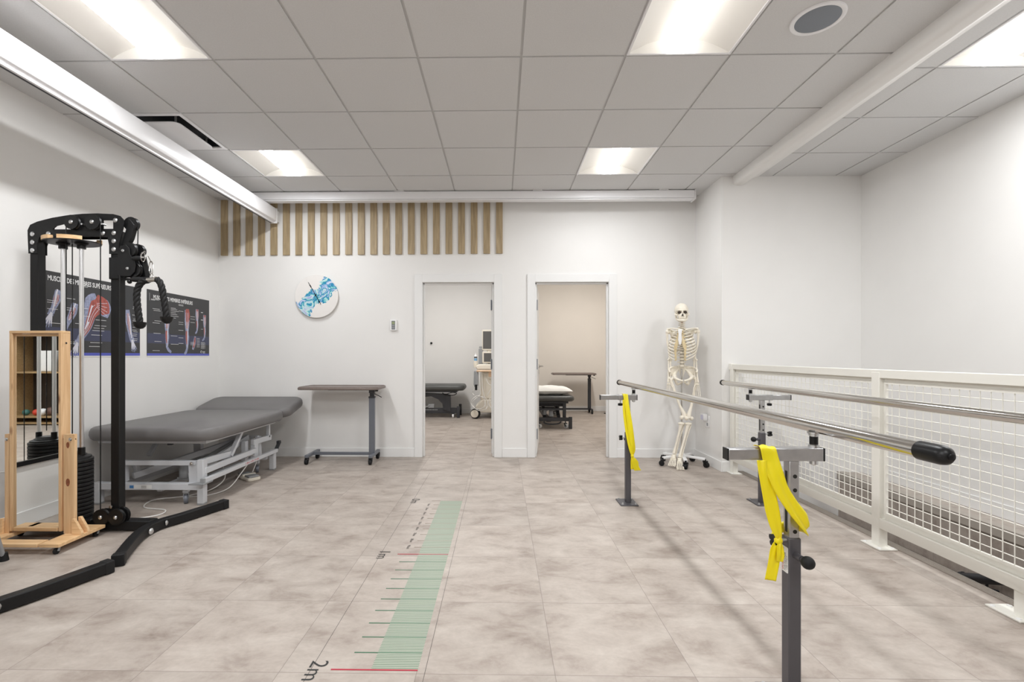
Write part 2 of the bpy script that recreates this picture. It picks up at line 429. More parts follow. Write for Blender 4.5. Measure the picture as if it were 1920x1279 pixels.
# metal edge strip beside the railing, ribbed; and the moulded nosing across the stairwell
m = MB(); m.box(2.325, SX0 + .012, .35, YA, 0, .006)
for k in range(5): m.box(2.329 + .010 * k, 2.333 + .010 * k, .35, YA, .006, .009)
m.box(SX0, SX0 + .012, .35, YA, -.04, .006)
struct('trim_floor_edge', m, 'nosing')
m = MB(); m.prism([(3.285, .008), (3.36, .008), (3.36, 0), (3.30, 0), (3.30, -.075), (3.285, -.06)], (0, .35, 0), (1, 0, 0), (0, 0, 1), (0, YA - .35, 0))
struct('trim_ledge', m, 'nosing')

# doors: openings in the back wall
D1 = (-.889, -.062); D2 = (.374, 1.218); DH = 1.972
m = MB()
WT = .13
m.box(-3.4, D1[0], YB, YB + WT, 0, 3.0); m.box(D1[1], D2[0], YB, YB + WT, 0, 3.0); m.box(D2[1], 2.4, YB, YB + WT, 0, 3.0)
m.box(D1[0], D1[1], YB, YB + WT, DH, 3.0); m.box(D2[0], D2[1], YB, YB + WT, DH, 3.0)
struct('wall_back', m, 'wall', smooth=0)
m = MB(); m.box(XL - .15, XL, REAR - .1, YB + WT, 0, 3.0); struct('wall_left', m, 'wall', smooth=0)
m = MB(); m.box(2.168, 3.7, YA, YB + WT, 0, 3.0); m.box(SX0 - .12, 3.7, YA + .003, YA + .15, -1.66, 0); struct('wall_alcove', m, 'wall', smooth=0)
m = MB(); m.box(XR, XR + .15, REAR - .1, YA, -.02, 3.0); struct('wall_right', m, 'wall', smooth=0)
m = MB(); m.box(-3.4, 3.7, REAR - .15, REAR, 0, 3.0); struct('wall_rear', m, 'wall', smooth=0)
m = MB(); m.box(-2.9, .125, 9.33, 9.45, 0, 3.0); m.box(-2.95, -2.8, YB + WT, 9.45, 0, 3.0); struct('wall_treatment_room', m, 'wall', smooth=0)
m = MB(); m.box(.125, 2.7, 9.78, 9.9, 0, 3.0); m.box(2.55, 2.7, YB + WT, 9.9, 0, 3.0); struct('wall_second_room', m, 'wall_warm', smooth=0)
m = MB(); m.box(.125, .235, YB + WT, 9.8, 0, 3.0); struct('wall_partition', m, 'wall', smooth=0)
# ceilings of the two rooms behind
m = MB(); m.box(-2.95, .2, YB, 9.45, ZC + .1, ZC + .15); m.box(.2, 2.7, YB, 9.9, ZC + .1, ZC + .15); struct('ceiling_rooms', m, 'tile', smooth=0)

# suspended ceiling: lay-in tiles between recessed grid bars
GX = [-1.098 + .6096 * i for i in range(-4, 6)] ; GY = [2.791 + .6096 * r for r in range(-9, 5)]
GRX = [2.046, 2.656, 3.2656, 3.875]; GRY = [2.936 + .6096 * r for r in range(-9, 4)]
TROF = [(-2, -2, 2), (-2, 2, 1), (3, -2, 2), (3, 2, 1), (-2, -7, 2), (3, -7, 2), (0, -7, 2)]
HOLES = set()
for i, r, n in TROF:
    for k in range(n): HOLES.add((round(GX[i + 4], 2), round(GY[r + 9 + k], 2)))
VENT = (-3, 1); HOLES.add((round(GX[1], 2), round(GY[10], 2)))
RT = (2.656, GRY[7])
for k in range(2): HOLES.add((round(2.656, 2), round(GRY[7 + k], 2)))
m = MB()
def cells(gx, gy, x0, x1, y0, y1):
    for a in range(len(gx) - 1):
        for b in range(len(gy) - 1):
            X0, X1, Y0, Y1 = max(gx[a], x0), min(gx[a + 1], x1), max(gy[b], y0), min(gy[b + 1], y1)
            if X1 - X0 < .02 or Y1 - Y0 < .02 or (round(gx[a], 2), round(gy[b], 2)) in HOLES: continue
            g = .0075
            ax, bx = X0 + (g if X0 == gx[a] else 0), X1 - (g if X1 == gx[a + 1] else 0)
            ay, by = Y0 + (g if Y0 == gy[b] else 0), Y1 - (g if Y1 == gy[b + 1] else 0)
            m.mat(0); m.box(ax, bx, ay, by, ZC, ZC + .016)
    m.mat(1)
    for x in gx:
        if x0 < x < x1: m.box(x - .012, x + .012, y0, y1, ZC + .0065, ZC + .018)
    for y in gy:
        if y0 < y < y1: m.box(x0, x1, y - .012, y + .012, ZC + .006, ZC + .017)
cells(GX + [2.56], GY + [GY[-1] + .6096], XL, 2.34, REAR, YB)
cells(GRX, GRY + [GRY[-1] + .6096], 2.34, XR, REAR, YA)
m.mat(0); m.box(-3.4, 3.7, REAR - .1, YB + .1, ZC + .13, ZC + .16)
struct('ceiling', m, ['tile', 'tbar'], smooth=0)
# boxed pipe run under the ceiling
bx0, bx1, bz = 2.275, 2.405, 2.808
pf = [(bx0, ZC), (bx0, bz + .035)] + [(bx0 + .035 + .035 * math.cos(math.radians(a)), bz + .035 + .035 * math.sin(math.radians(a))) for a in range(190, 270, 20)] + [(bx0 + .035, bz)] + \
     [(bx1 - .045, bz)] + [(bx1 - .045 + .045 * math.cos(math.radians(a)), bz + .045 + .045 * math.sin(math.radians(a))) for a in range(-80, 0, 20)] + [(bx1, bz + .045), (bx1 + .12, ZC)]
m = MB(); m.prism(pf, (0, REAR, 0), (1, 0, 0), (0, 0, 1), (0, YA - REAR, 0)); struct('ceiling_beam', m, 'wall', smooth=50)

# baseboards
BH = .1; BT = .012
def base(name, segs):
    m = MB()
    for x0, x1, y0, y1 in segs: m.box(x0, x1, y0, y1, 0, BH)
    struct('baseboard_' + name, m, 'trim', bevel=.003)
CAS = .078
base('left', [(XL, XL + BT, REAR, YB)])
base('back', [(XL + BT, D1[0] - CAS, YB - BT, YB), (D1[1] + CAS, D2[0] - CAS, YB - BT, YB), (D2[1] + CAS, 2.168 - BT, YB - BT, YB)])
base('alcove', [(2.168 - BT, 2.168, YA - BT, YB), (2.168, SX0 - .05, YA - BT, YA)])
base('right', [(XR - BT, XR, REAR, YA)])
base('treatment_room', [(-2.8, .125, 9.33 - BT, 9.33)])
base('second_room', [(.235, 2.55, 9.78 - BT, 9.78), (.235, .235 + BT, YB + WT, 9.78)])

# door frames (painted steel casing with a stop) and the open doors
def door_frame(n, d):
    m = MB(); c = CAS; x0, x1 = d; t = .03
    for a, b in ((x0 - c, x0 + .012), (x1 - .012, x1 + c)):
        m.box(a, b, YB - .018, YB, 0, DH + c)
    m.box(x0 + .012, x1 - .012, YB - .018, YB, DH - .012, DH + c)
    for s, x in ((1, x0), (-1, x1)):                       # jambs and stops
        a, b = sorted((x, x + s * .014)); m.box(a, b, YB, YB + WT + .012, 0, DH)
        a, b = sorted((x + s * .014, x + s * .032)); m.box(a, b, YB + .028, YB + .066, 0, DH - .014)
    m.box(x0, x1, YB, YB + WT + .012, DH - .014, DH); m.box(x0 + .014, x1 - .014, YB + .028, YB + .066, DH - .032, DH - .014)
    for a, b in ((x0 - c, x0), (x1, x1 + c)): m.box(a, b, YB + WT, YB + WT + .018, 0, DH + c)
    struct('trim_%d' % n, m, 'frame_paint', bevel=.003)
door_frame(1, D1); door_frame(2, D2)
def door(n, hx, ang, side):
    # slab hinged at hx on the room side, swung in by ang from the wall's normal
    W, T, H = .80, .042, DH - .025
    m = MB(); m.box(0, T, 0, W, .012, H)
    M = Matrix.Translation((hx, YB + WT + .02, 0)) @ Matrix.Rotation(ang, 4, 'Z')
    m.xf(M); o = struct('door_%d' % n, m, 'frame_paint', bevel=.002)
    for z in (.24, 1.04, 1.72):
        h = MB(); x = 0 if side < 0 else T
        h.box(-.004 if side < 0 else T, .0 if side < 0 else T + .004, -.03, .03, z - .055, z + .055); h.cyl((x, -.008, z - .06), (x, -.008, z + .06), .007, n=10)
        h.box(.002, T - .002, -.003, 0, z - .055, z + .055)
        h.xf(M); obj('hinge', h, 'hinge', o)
    for sx in (-1, 1):
        h = MB(); x = T if sx > 0 else 0
        h.lathe([(.026, 0), (.026, .006), (.012, .009), (.010, .045), (.010, .052)], (x, W - .07, 1.0), (sx, 0, 0), 18)
        h.tube(smooth_path([(x + sx * .048, W - .07, 1.0), (x + sx * .05, W - .10, 1.0), (x + sx * .048, W - .18, 1.0)], 4), .009, 8)
        h.box(min(x, x + sx * .004), max(x, x + sx * .004), W - .095, W - .045, .90, .97)
        h.xf(M); obj('door_handle', h, 'steelbar', o)
    return o
door(1, D1[1] - .046, math.radians(-4.0), -1)
door(2, D2[0] + .004, math.radians(-6), 1)
# ---------------------------------------------------------------- ceiling fittings
def troffer(x0, y0, n, lens, label, z=ZC, group='recessed ceiling lights'):
    w = .6096; L = .6096 * n; cx = x0 + w / 2
    t = thing('ceiling_light', label, 'ceiling light', (cx, y0 + L / 2, z), group)
    b = .018; m = MB()
    m.box(x0 + .004, x0 + b, y0 + .004, y0 + L - .004, z - .003, z + .022); m.box(x0 + w - b, x0 + w - .004, y0 + .004, y0 + L - .004, z - .003, z + .022)
    m.box(x0 + b, x0 + w - b, y0 + .004, y0 + b, z - .003, z + .022); m.box(x0 + b, x0 + w - b, y0 + L - b, y0 + L - .004, z - .003, z + .022)
    obj('frame', m, 'alu', t, bevel=.002)
    hw = w / 2 - b
    prof = lambda u: z + .002 + .085 * (1 - abs(u) ** 2.2)
    m = MB()
    m.grid(lambda a, c: (cx + (2 * a - 1) * hw, y0 + b + c * (L - 2 * b), prof(2 * a - 1)), 20, 1)
    for y in (y0 + b + .001, y0 + L - b - .001):
        pts = [(cx + (2 * k / 20 - 1) * hw, y, prof(2 * k / 20 - 1)) for k in range(21)] + [(cx + hw, y, z), (cx - hw, y, z)]
        m.poly(pts if y > y0 + .1 else pts[::-1])
    obj('reflector', m, 'refl', t)
    m = MB(); lw = .062
    pf = [(cx + lw * math.cos(math.radians(a)), z + .002) for a in range(0, 181, 20)]
    y_a, y_b = y0 + b + .004, y0 + L - b - .004
    for k in range(len(pf) - 1): m.quad((pf[k][0], y_a, pf[k][1]), (pf[k + 1][0], y_a, pf[k + 1][1]), (pf[k + 1][0], y_b, pf[k + 1][1]), (pf[k][0], y_b, pf[k][1]))
    m.mat(1)
    for sx_ in (-1, 1): m.quad((cx + sx_ * lw, y_a, z + .002), (cx + sx_ * lw, y_b, z + .002), (cx + sx_ * lw * .8, y_b, z + .082), (cx + sx_ * lw * .8, y_a, z + .082))
    m.mat(2).box(cx - lw * .99, cx + lw * .99, y_a, y_b, z + .0022, z + .0035); m.box(cx - lw * .78, cx + lw * .78, y_a, y_b, z + .0036, z + .084)  # opaque backing added to stop the lens emitting upward
    obj('lens', m, [lens, 'lens_side', 'refl'], t)
    return t
gx = lambda i: GX[i + 4]; gy = lambda r: GY[r + 9]
troffer(gx(-2), gy(-2), 2, 'lens_w', 'long recessed ceiling light in the near left of the ceiling, left of the grey tiles')
troffer(gx(-2), gy(2), 1, 'lens_w', 'small square recessed ceiling light above the slats, beside the ceiling vent')
troffer(gx(3), gy(-2), 2, 'lens_n', 'long recessed ceiling light beside the round ceiling speaker')
troffer(gx(3), gy(2), 1, 'lens_w', 'small square recessed ceiling light in front of the right end of the wall cassette')
troffer(2.656, GRY[7], 2, 'lens_w', 'recessed ceiling light right of the boxed ceiling beam, over the stairwell')
troffer(gx(-2), gy(-7), 2, 'lens_w', 'left ceiling light of the unseen row added behind the camera')  # unseen row of lights, added behind the camera to brighten the room
troffer(gx(3), gy(-7), 2, 'lens_n', 'right ceiling light of the unseen row added behind the camera')
troffer(gx(0), gy(-7), 2, 'lens_n', 'middle ceiling light of the unseen row added behind the camera')
troffer(-1.3, 6.6, 2, 'lens_c', 'unseen ceiling light added for the room with the ultrasound cart', z=ZC - .02)  # out-of-view lights added so the two back rooms are lit
troffer(1.3, 7.2, 2, 'lens_r', 'unseen ceiling light added for the room with the pillow', z=ZC - .02)

# supply-air vent: square plate hung below a dark cone
vx0, vy0 = gx(-3), gy(1); w = .6096
t = thing('ceiling_vent', 'square white ceiling air vent with a flat plate over a dark slot', 'vent', (vx0 + w / 2, vy0 + w / 2, ZC))
m = MB(); m.box(vx0 + .004, vx0 + .035, vy0 + .004, vy0 + w - .004, ZC - .003, ZC + .015); m.box(vx0 + w - .035, vx0 + w - .004, vy0 + .004, vy0 + w - .004, ZC - .003, ZC + .015)
m.box(vx0 + .035, vx0 + w - .035, vy0 + .004, vy0 + .035, ZC - .003, ZC + .015); m.box(vx0 + .035, vx0 + w - .035, vy0 + w - .035, vy0 + w - .004, ZC - .003, ZC + .015)
obj('frame', m, 'alu', t, bevel=.003)
m = MB(); m.box(vx0 + .03, vx0 + w - .03, vy0 + .03, vy0 + w - .03, ZC + .07, ZC + .08)
for a in (.03, w - .04): m.box(vx0 + a, vx0 + a + .01, vy0 + .03, vy0 + w - .03, ZC + .01, ZC + .08); m.box(vx0 + .03, vx0 + w - .03, vy0 + a, vy0 + a + .01, ZC + .01, ZC + .08)
obj('plenum', m, 'slot', t)
m = MB(); m.prism(rrect(vx0 + .075, vx0 + w - .075, vy0 + .075, vy0 + w - .075, .05), (0, 0, ZC - .034), (1, 0, 0), (0, 1, 0), (0, 0, .014))
obj('plate', m, 'alu', t, bevel=.003)
for a, b in ((.12, .12), (w - .12, .12), (.12, w - .12), (w - .12, w - .12)):
    m = MB(); m.cyl((vx0 + a, vy0 + b, ZC - .02), (vx0 + a, vy0 + b, ZC + .072), .008, n=8); obj('hanger', m, 'greyp', t)

sx, sy = 1.652, 2.50
t = thing('ceiling_speaker', 'round grey speaker with a white rim in the ceiling tile', 'speaker', (sx, sy, ZC))
m = MB(); m.lathe([(.104, -.001), (.104, -.006), (.112, -.009), (.124, -.007), (.127, -.0005)], (sx, sy, ZC), n=40); obj('rim', m, 'alu', t)
m = MB(); m.lathe([(.001, -.008), (.05, -.0078), (.1, -.0065), (.105, -.004), (.105, -.001)], (sx, sy, ZC), n=40); obj('grille', m, 'spk', t)

# cassettes hung under the ceiling
def cassette_profile(w, h):
    return [(0, 0), (w, 0), (w, h * .55), (w - .012, h), (.0, h)]
t = thing('screen_cassette', 'long white cassette under the ceiling along the back wall, above the slats', 'cassette', (-.35, 5.09, 2.798), 'white ceiling cassettes')
m = MB(); m.prism([(5.035, 2.808), (5.035, 2.885), (5.05, 2.893), (5.15, 2.893), (5.15, 2.802), (5.05, 2.802)], (-2.72, 0, 0), (0, 1, 0), (0, 0, 1), (4.765, 0, 0)); obj('housing', m, 'alu', t, bevel=.003)
m = MB(); m.box(-2.7, 2.03, 5.055, 5.063, 2.795, 2.802); obj('slot', m, 'slot', t)
m = MB(); m.box(-2.72, 2.035, 5.038, 5.055, 2.792, 2.801); obj('bottom_bar', m, 'alu', t)
for a, b in ((-2.735, -2.72), (2.045, 2.06)):
    m = MB(); m.box(a, b, 5.03, 5.155, 2.79, 2.894); obj('end_cap', m, 'white', t, bevel=.003)
for x in (-1.08, .39, 1.72):
    m = MB(); m.box(x - .05, x + .05, 5.03, 5.16, 2.893, 2.8948); m.box(x - .05, x + .05, 5.026, 5.031, 2.886, 2.8948); obj('bracket', m, 'white', t)
t = thing('screen_cassette', 'long white cassette hanging lengthwise over the cable tower, near the left wall', 'cassette', (-2.52, 2.0, 2.61), 'white ceiling cassettes')
X0, X1 = -2.555, -2.486; Z0, Z1 = 2.615, 2.775
m = MB(); m.prism([(X0, Z0 + .004), (X0, Z1), (X1 - .01, Z1), (X1, Z1 - .012), (X1, Z0 + .045), (X1 - .006, Z0 + .02), (X1 - .03, Z0 + .004)], (0, -1.2, 0), (1, 0, 0), (0, 0, 1), (0, 6.43, 0)); obj('housing', m, 'alu', t, bevel=.003)
m = MB(); m.box(X0 + .004, X0 + .02, -1.19, 5.22, Z0 - .006, Z0 + .006); obj('slot', m, 'slot', t)
m = MB(); m.box(X0 + .022, X1 - .028, -1.19, 5.22, Z0 - .008, Z0 + .004); obj('bottom_bar', m, 'alu', t, bevel=.003)
m = MB(); m.box(X0 - .003, X1 + .003, 5.23, 5.245, Z0 - .006, Z1 + .002); obj('end_cap', m, 'white', t, bevel=.003)
m = MB(); m.box(X0 + .005, X1 - .005, 5.244, YB - .0205, Z0 + .02, Z1 - .02); obj('wall_bracket', m, 'white', t)
for y in (-.9, .6):
    m = MB(); m.box(X0 - .004, X0, y - .02, y + .02, Z0 + .06, ZC); m.box(X0 - .004, X1 - .01, y - .02, y + .02, Z1, Z1 + .003); obj('hanger', m, 'white', t)

# wall slats
ORD = ['first', 'second', 'third', 'fourth', 'fifth', 'sixth', 'seventh', 'eighth', 'ninth', 'tenth', 'eleventh', 'twelfth', 'thirteenth', 'fourteenth', 'fifteenth', 'sixteenth', 'seventeenth', 'eighteenth', 'nineteenth', 'twentieth', 'twenty-first', 'twenty-second', 'twenty-third']
m = MB(); m.box(0, .074, YB - .02, YB, 2.268, 2.892)
sl = obj('wall_batten', m, 'oak', bevel=.0015)
for i in range(23):
    o = sl if i == 0 else sl.copy()
    if i: COL.objects.link(o)
    x = -.052 - .1411 * (22 - i)
    o.location = (x + .037, YB - .0095, 2.268 + (.0006 * i))
    nm = 'at the left corner' if i == 0 else 'at the right end' if i == 22 else ''
    tag(o, ('oak wall slat %s of the row, above the clock wall' % nm) if nm else 'oak wall slat, %s from the left corner in the row under the ceiling' % ORD[i], 'wall slat', 'oak slats on the back wall')

# clock
cx, cz, cr = -2.064, 1.805, .243
t = thing('wall_clock', 'round white wall clock with blue and teal marbling', 'clock', (cx, YB - .03, cz - .245))
m = MB(); m.lathe([(cr - .004, 0), (cr, .004), (cr, .018), (cr - .002, .02), (.001, .0202)], (cx, YB - .012, cz), (0, -1, 0), 64)
obj('face', m, 'clock', t)
m = MB(); m.lathe([(.05, 0), (.05, .014)], (cx, YB, cz), (0, -1, 0), 20); obj('mount', m, 'blackp', t)
def hand(name, a, ln, tail, w):
    d = V((math.sin(a), 0, math.cos(a))); o = V((cx - .008, YB - .036, cz + .012)); m = MB()
    m.bar(o - d * tail, o + d * ln, w, .0015, up=(0, 1, 0)); m.bar(o + d * ln * .62, o + d * ln * .8, w * 2.2, .0018, up=(0, 1, 0)); m.lathe([(.009, 0), (.009, .006)], o, (0, -1, 0), 14)
    obj(name, m, 'blackp', t)
hand('minute_hand', math.radians(-30), .165, .02, .005); hand('hour_hand', math.radians(151), .12, .02, .006)
m = MB(); m.cyl((cx - .008, YB - .030, cz + .012), (cx - .008, YB - .044, cz + .012), .006, n=12); obj('hub', m, 'blackp', t)

# thermostat
t = thing('thermostat', 'small white thermostat with a grey display on the wall by the left doorway', 'thermostat', (-1.2, YB, 1.42))
m = MB(); m.box(-1.238, -1.163, YB - .024, YB + .0005, 1.418, 1.54); obj('body', m, 'white', t, bevel=.006)
m = MB(); m.box(-1.222, -1.182, YB - .026, YB - .023, 1.432, 1.528); obj('bezel', m, 'slate', t, bevel=.002)
for z0, z1, mm in ((1.49, 1.52, 'lime'), (1.466, 1.484, 'greyp'), (1.44, 1.46, 'greyp')):
    m = MB(); m.box(-1.217, -1.187, YB - .0275, YB - .0255, z0, z1); obj('display' if mm == 'lime' else 'button', m, mm, t)

# outlet with a plugged-in device on the pier's side face
t = thing('wall_outlet', 'white wall outlet on the pier behind the skeleton, low above the baseboard', 'outlet', (2.168, 5.0, .39))
m = MB(); m.box(2.160, 2.168, 4.955, 5.035, .39, .51); obj('plate', m, 'white', t, bevel=.003)
m = MB(); m.box(2.1585, 2.161, 4.98, 5.01, .405, .435); obj('socket', m, 'greyp', t)
t = thing('plug_in_device', 'pale lilac plug-in device sitting in the wall outlet', 'plug', (2.14, 5.03, .45))
m = MB(); m.prism(rrect(4.985, 5.075, .452, .53, .02), (2.1585, 0, 0), (0, 1, 0), (0, 0, 1), (-.04, 0, 0)); obj('body', m, 'white', t, bevel=.006)
m = MB(); m.prism(rrect(5.0, 5.06, .466, .516, .012), (2.1187, 0, 0), (0, 1, 0), (0, 0, 1), (-.0025, 0, 0)); obj('front', m, 'lilac', t)
# ---------------------------------------------------------------- posters on the left wall
# positions on the wall: (y, z); u runs with +y, the reader looks towards -x
def poster_bits(o, x, items):
    for name, m, mats in items: obj(name, m, mats, o, smooth=0)
LIMBN = [0]
def limb(m, pts, lay, x, mi):
    LIMBN[0] = (LIMBN[0] + 1) % 12; x += .00003 * LIMBN[0]
    # tapered flat outline along a path [(y, z, half-width)]
    m.mat(mi); P = smooth_path([(0, p[0], p[1]) for p in pts], 5); W = []
    n = len(pts)
    for i in range(n - 1):
        for k in range(5): W.append(pts[i][2] + (pts[i + 1][2] - pts[i][2]) * k / 5)
    W.append(pts[-1][2]); L = []; R = []
    for i, p in enumerate(P):
        a = P[max(i - 1, 0)]; b = P[min(i + 1, len(P) - 1)]; d = (b - a); d = V((0, -d.z, d.y)).normalized()
        L.append(p + d * W[i]); R.append(p - d * W[i])
    for q in L + R: q.x = x + .0004 * lay
    n = len(L)
    m.add(L + R, [(i, i + 1, n + i + 1, n + i) for i in range(n - 1)])
def hand_fan(m, y, z, a0, ln, x, lay, mi=0, spread=.5, n=5):
    for k in range(n):
        a = a0 + spread * (k / (n - 1) - .5); l = ln * (1 - .25 * abs(k / (n - 1) - .45))
        limb(m, [(y, z, .008), (y + math.sin(a) * l * .6, z - math.cos(a) * l * .6, .0055), (y + math.sin(a) * l, z - math.cos(a) * l, .003)], lay, x, mi)
def foot_shape(m, y, z, dy, x, lay, s=1.0):
    limb(m, [(y, z + .02 * s, .012 * s), (y + dy * .4, z - .01 * s, .015 * s), (y + dy, z - .03 * s, .010 * s)], lay, x, 0)
def leaders(m, rows, x):
    for y, z, l in rows:
        m.box(x + .0004 * 6, x + .0004 * 6 + .0003, y, y + l, z - .0016, z + .0016)
def make_poster(name, label, y0, y1, z0, z1, title, ty, tw, tz, tsize, draw, capt):
    x = XL + .004; m = MB()
    m.box(XL + .0002, x, y0, y1, z0, z1)
    m.mat(1).box(x, x + .0003, y0 + .004, y1 - .004, z0 + (z1 - z0) * .22, z0 + (z1 - z0) * .31)
    m.mat(1).box(x, x + .00028, y0 + .004, y1 - .004, z0 + (z1 - z0) * .19, z0 + (z1 - z0) * .34)
    m.mat(2).box(x, x + .0005, y0, y1, z0, z0 + .022)
    m.mat(3).box(XL + .001, x - .0004, y0 + .004, y1 - .004, z0 - .009, z0)
    m.mat(4); capt(m, x)
    o = obj(name, m, ['poster', 'pnavy', 'pblue', 'paper', 'pwhite'], smooth=0); tag(o, label, 'poster', 'anatomy posters')
    t = MB(); t.text(title, tsize, (0, 0, 0), (0, 1, 0), (0, 0, 1), offset=.0012)
    ys = [v[1] for v in t.v]; k = tw / (max(ys) - min(ys)); t.v = [(x + .002, ty + (v[1] - min(ys)) * k, tz + v[2]) for v in t.v]
    obj('title_lettering', t, 'pwhite', o, smooth=0)
    draw(o, x, y0, y1, z0, z1)
    return o
def leg_art(o, x, y, zt, zb, w, toe, red):
    m = MB(); h = zt - zb
    limb(m, [(y, zt, w * .9), (y, zt - h * .28, w), (y, zt - h * .5, w * .62), (y + .003, zt - h * .66, w * .72), (y, zt - h * .93, w * .36)], 1, x, 0)
    foot_shape(m, y, zb + .012, toe, x, 1, w / .034)
    limb(m, [(y, zt - h * .01, w * .7), (y + .004, zt - h * .25, w * .72), (y, zt - h * .44, w * .4)], 2, x, 1)
    limb(m, [(y - w * .25, zt - h * .5, w * .25), (y - w * .2, zt - h * .66, w * .38), (y - w * .1, zt - h * .82, w * .12)], 2, x, 1)
    limb(m, [(y + w * .3, zt - h * .1, w * .08), (y + w * .28, zt - h * .4, w * .1), (y + w * .15, zt - h * .55, w * .16), (y + w * .1, zt - h * .9, w * .07)], 3, x, 2)
    limb(m, [(y - w * .4, zt - h * .12, w * .06), (y - w * .35, zt - h * .42, w * .06)], 3, x, 2)
    for q in (-.5, 0, .45): limb(m, [(y + q * w, zt - h * .06, .0016), (y + q * w * 1.1, zt - h * .28, .0018), (y + q * w * .6, zt - h * .46, .0014)], 4, x, 2)
    if red: limb(m, [(y + w * .1, zt + .012, w * .6), (y + w * .2, zt - .05, w * .95), (y + w * .1, zt - .12, w * .6)], 3, x, 1)
    obj('leg_illustration', m, ['pskin', 'pmus', 'pbone'], o, smooth=0)
def draw_lower(o, x, y0, y1, z0, z1):
    leg_art(o, x, 4.48, 1.56, 1.19, .036, .06, False)
    leg_art(o, x, 4.77, 1.60, 1.175, .038, -.04, True)
    leg_art(o, x, 4.93, 1.625, 1.38, .026, -.03, False)
    leg_art(o, x, 5.055, 1.575, 1.31, .026, -.04, False)
    m = MB(); limb(m, [(4.90, 1.34, .012), (4.885, 1.27, .024), (4.86, 1.20, .012)], 1, x, 0); limb(m, [(4.897, 1.33, .006), (4.887, 1.27, .015), (4.868, 1.22, .006)], 2, x, 1)
    obj('foot_illustration', m, ['pskin', 'pmus'], o, smooth=0)
def capt_lower(m, x):
    rows = []
    for z in (1.655, 1.648): rows.append((4.27, z, .10 if z > 1.65 else .05))
    for k, z in enumerate((1.57, 1.555, 1.46, 1.44, 1.345, 1.27, 1.185)): rows.append((4.29 + .012 * (k % 3), z, .09))
    for k, z in enumerate((1.60, 1.588, 1.572, 1.556, 1.54, 1.522, 1.505, 1.33, 1.25)): rows.append((4.53, z, .07 + .02 * (k % 3)))
    for k, z in enumerate((1.645, 1.635, 1.58, 1.47, 1.45, 1.39, 1.315, 1.26)): rows.append((4.64, z, .07))
    for k, z in enumerate((1.54, 1.515, 1.48, 1.275, 1.262, 1.25)): rows.append((4.82 - .0 * k, z, .07))
    for k, z in enumerate((1.60, 1.595, 1.52, 1.515, 1.42)): rows.append((4.99, z, .035))
    for z in (1.32, 1.305, 1.29, 1.275, 1.26, 1.245, 1.23): rows.append((4.92, z, .05))
    leaders(m, rows, x)
    for k in range(9): m.box(x + .0024, x + .0027, 4.99, 5.05 + .02 * (k % 2), 1.215 + .008 * k - .001, 1.215 + .008 * k + .0012)
    m.box(x + .0004, x + .0007, 4.255, 4.257, 1.64, 1.71)
    m.tube([(x + .001, 5.0 + .012 * math.cos(a * .5), 1.178 + .011 * math.sin(a * .5)) for a in range(1, 11)], .0025, 4)
    for k in range(5): m.box(x + .0024, x + .0028, 5.016 + .009 * k, 5.022 + .009 * k, 1.172, 1.184 - .004 * (k % 2))
    m.box(x + .0024, x + .0028, 5.02, 5.06, 1.163, 1.166)
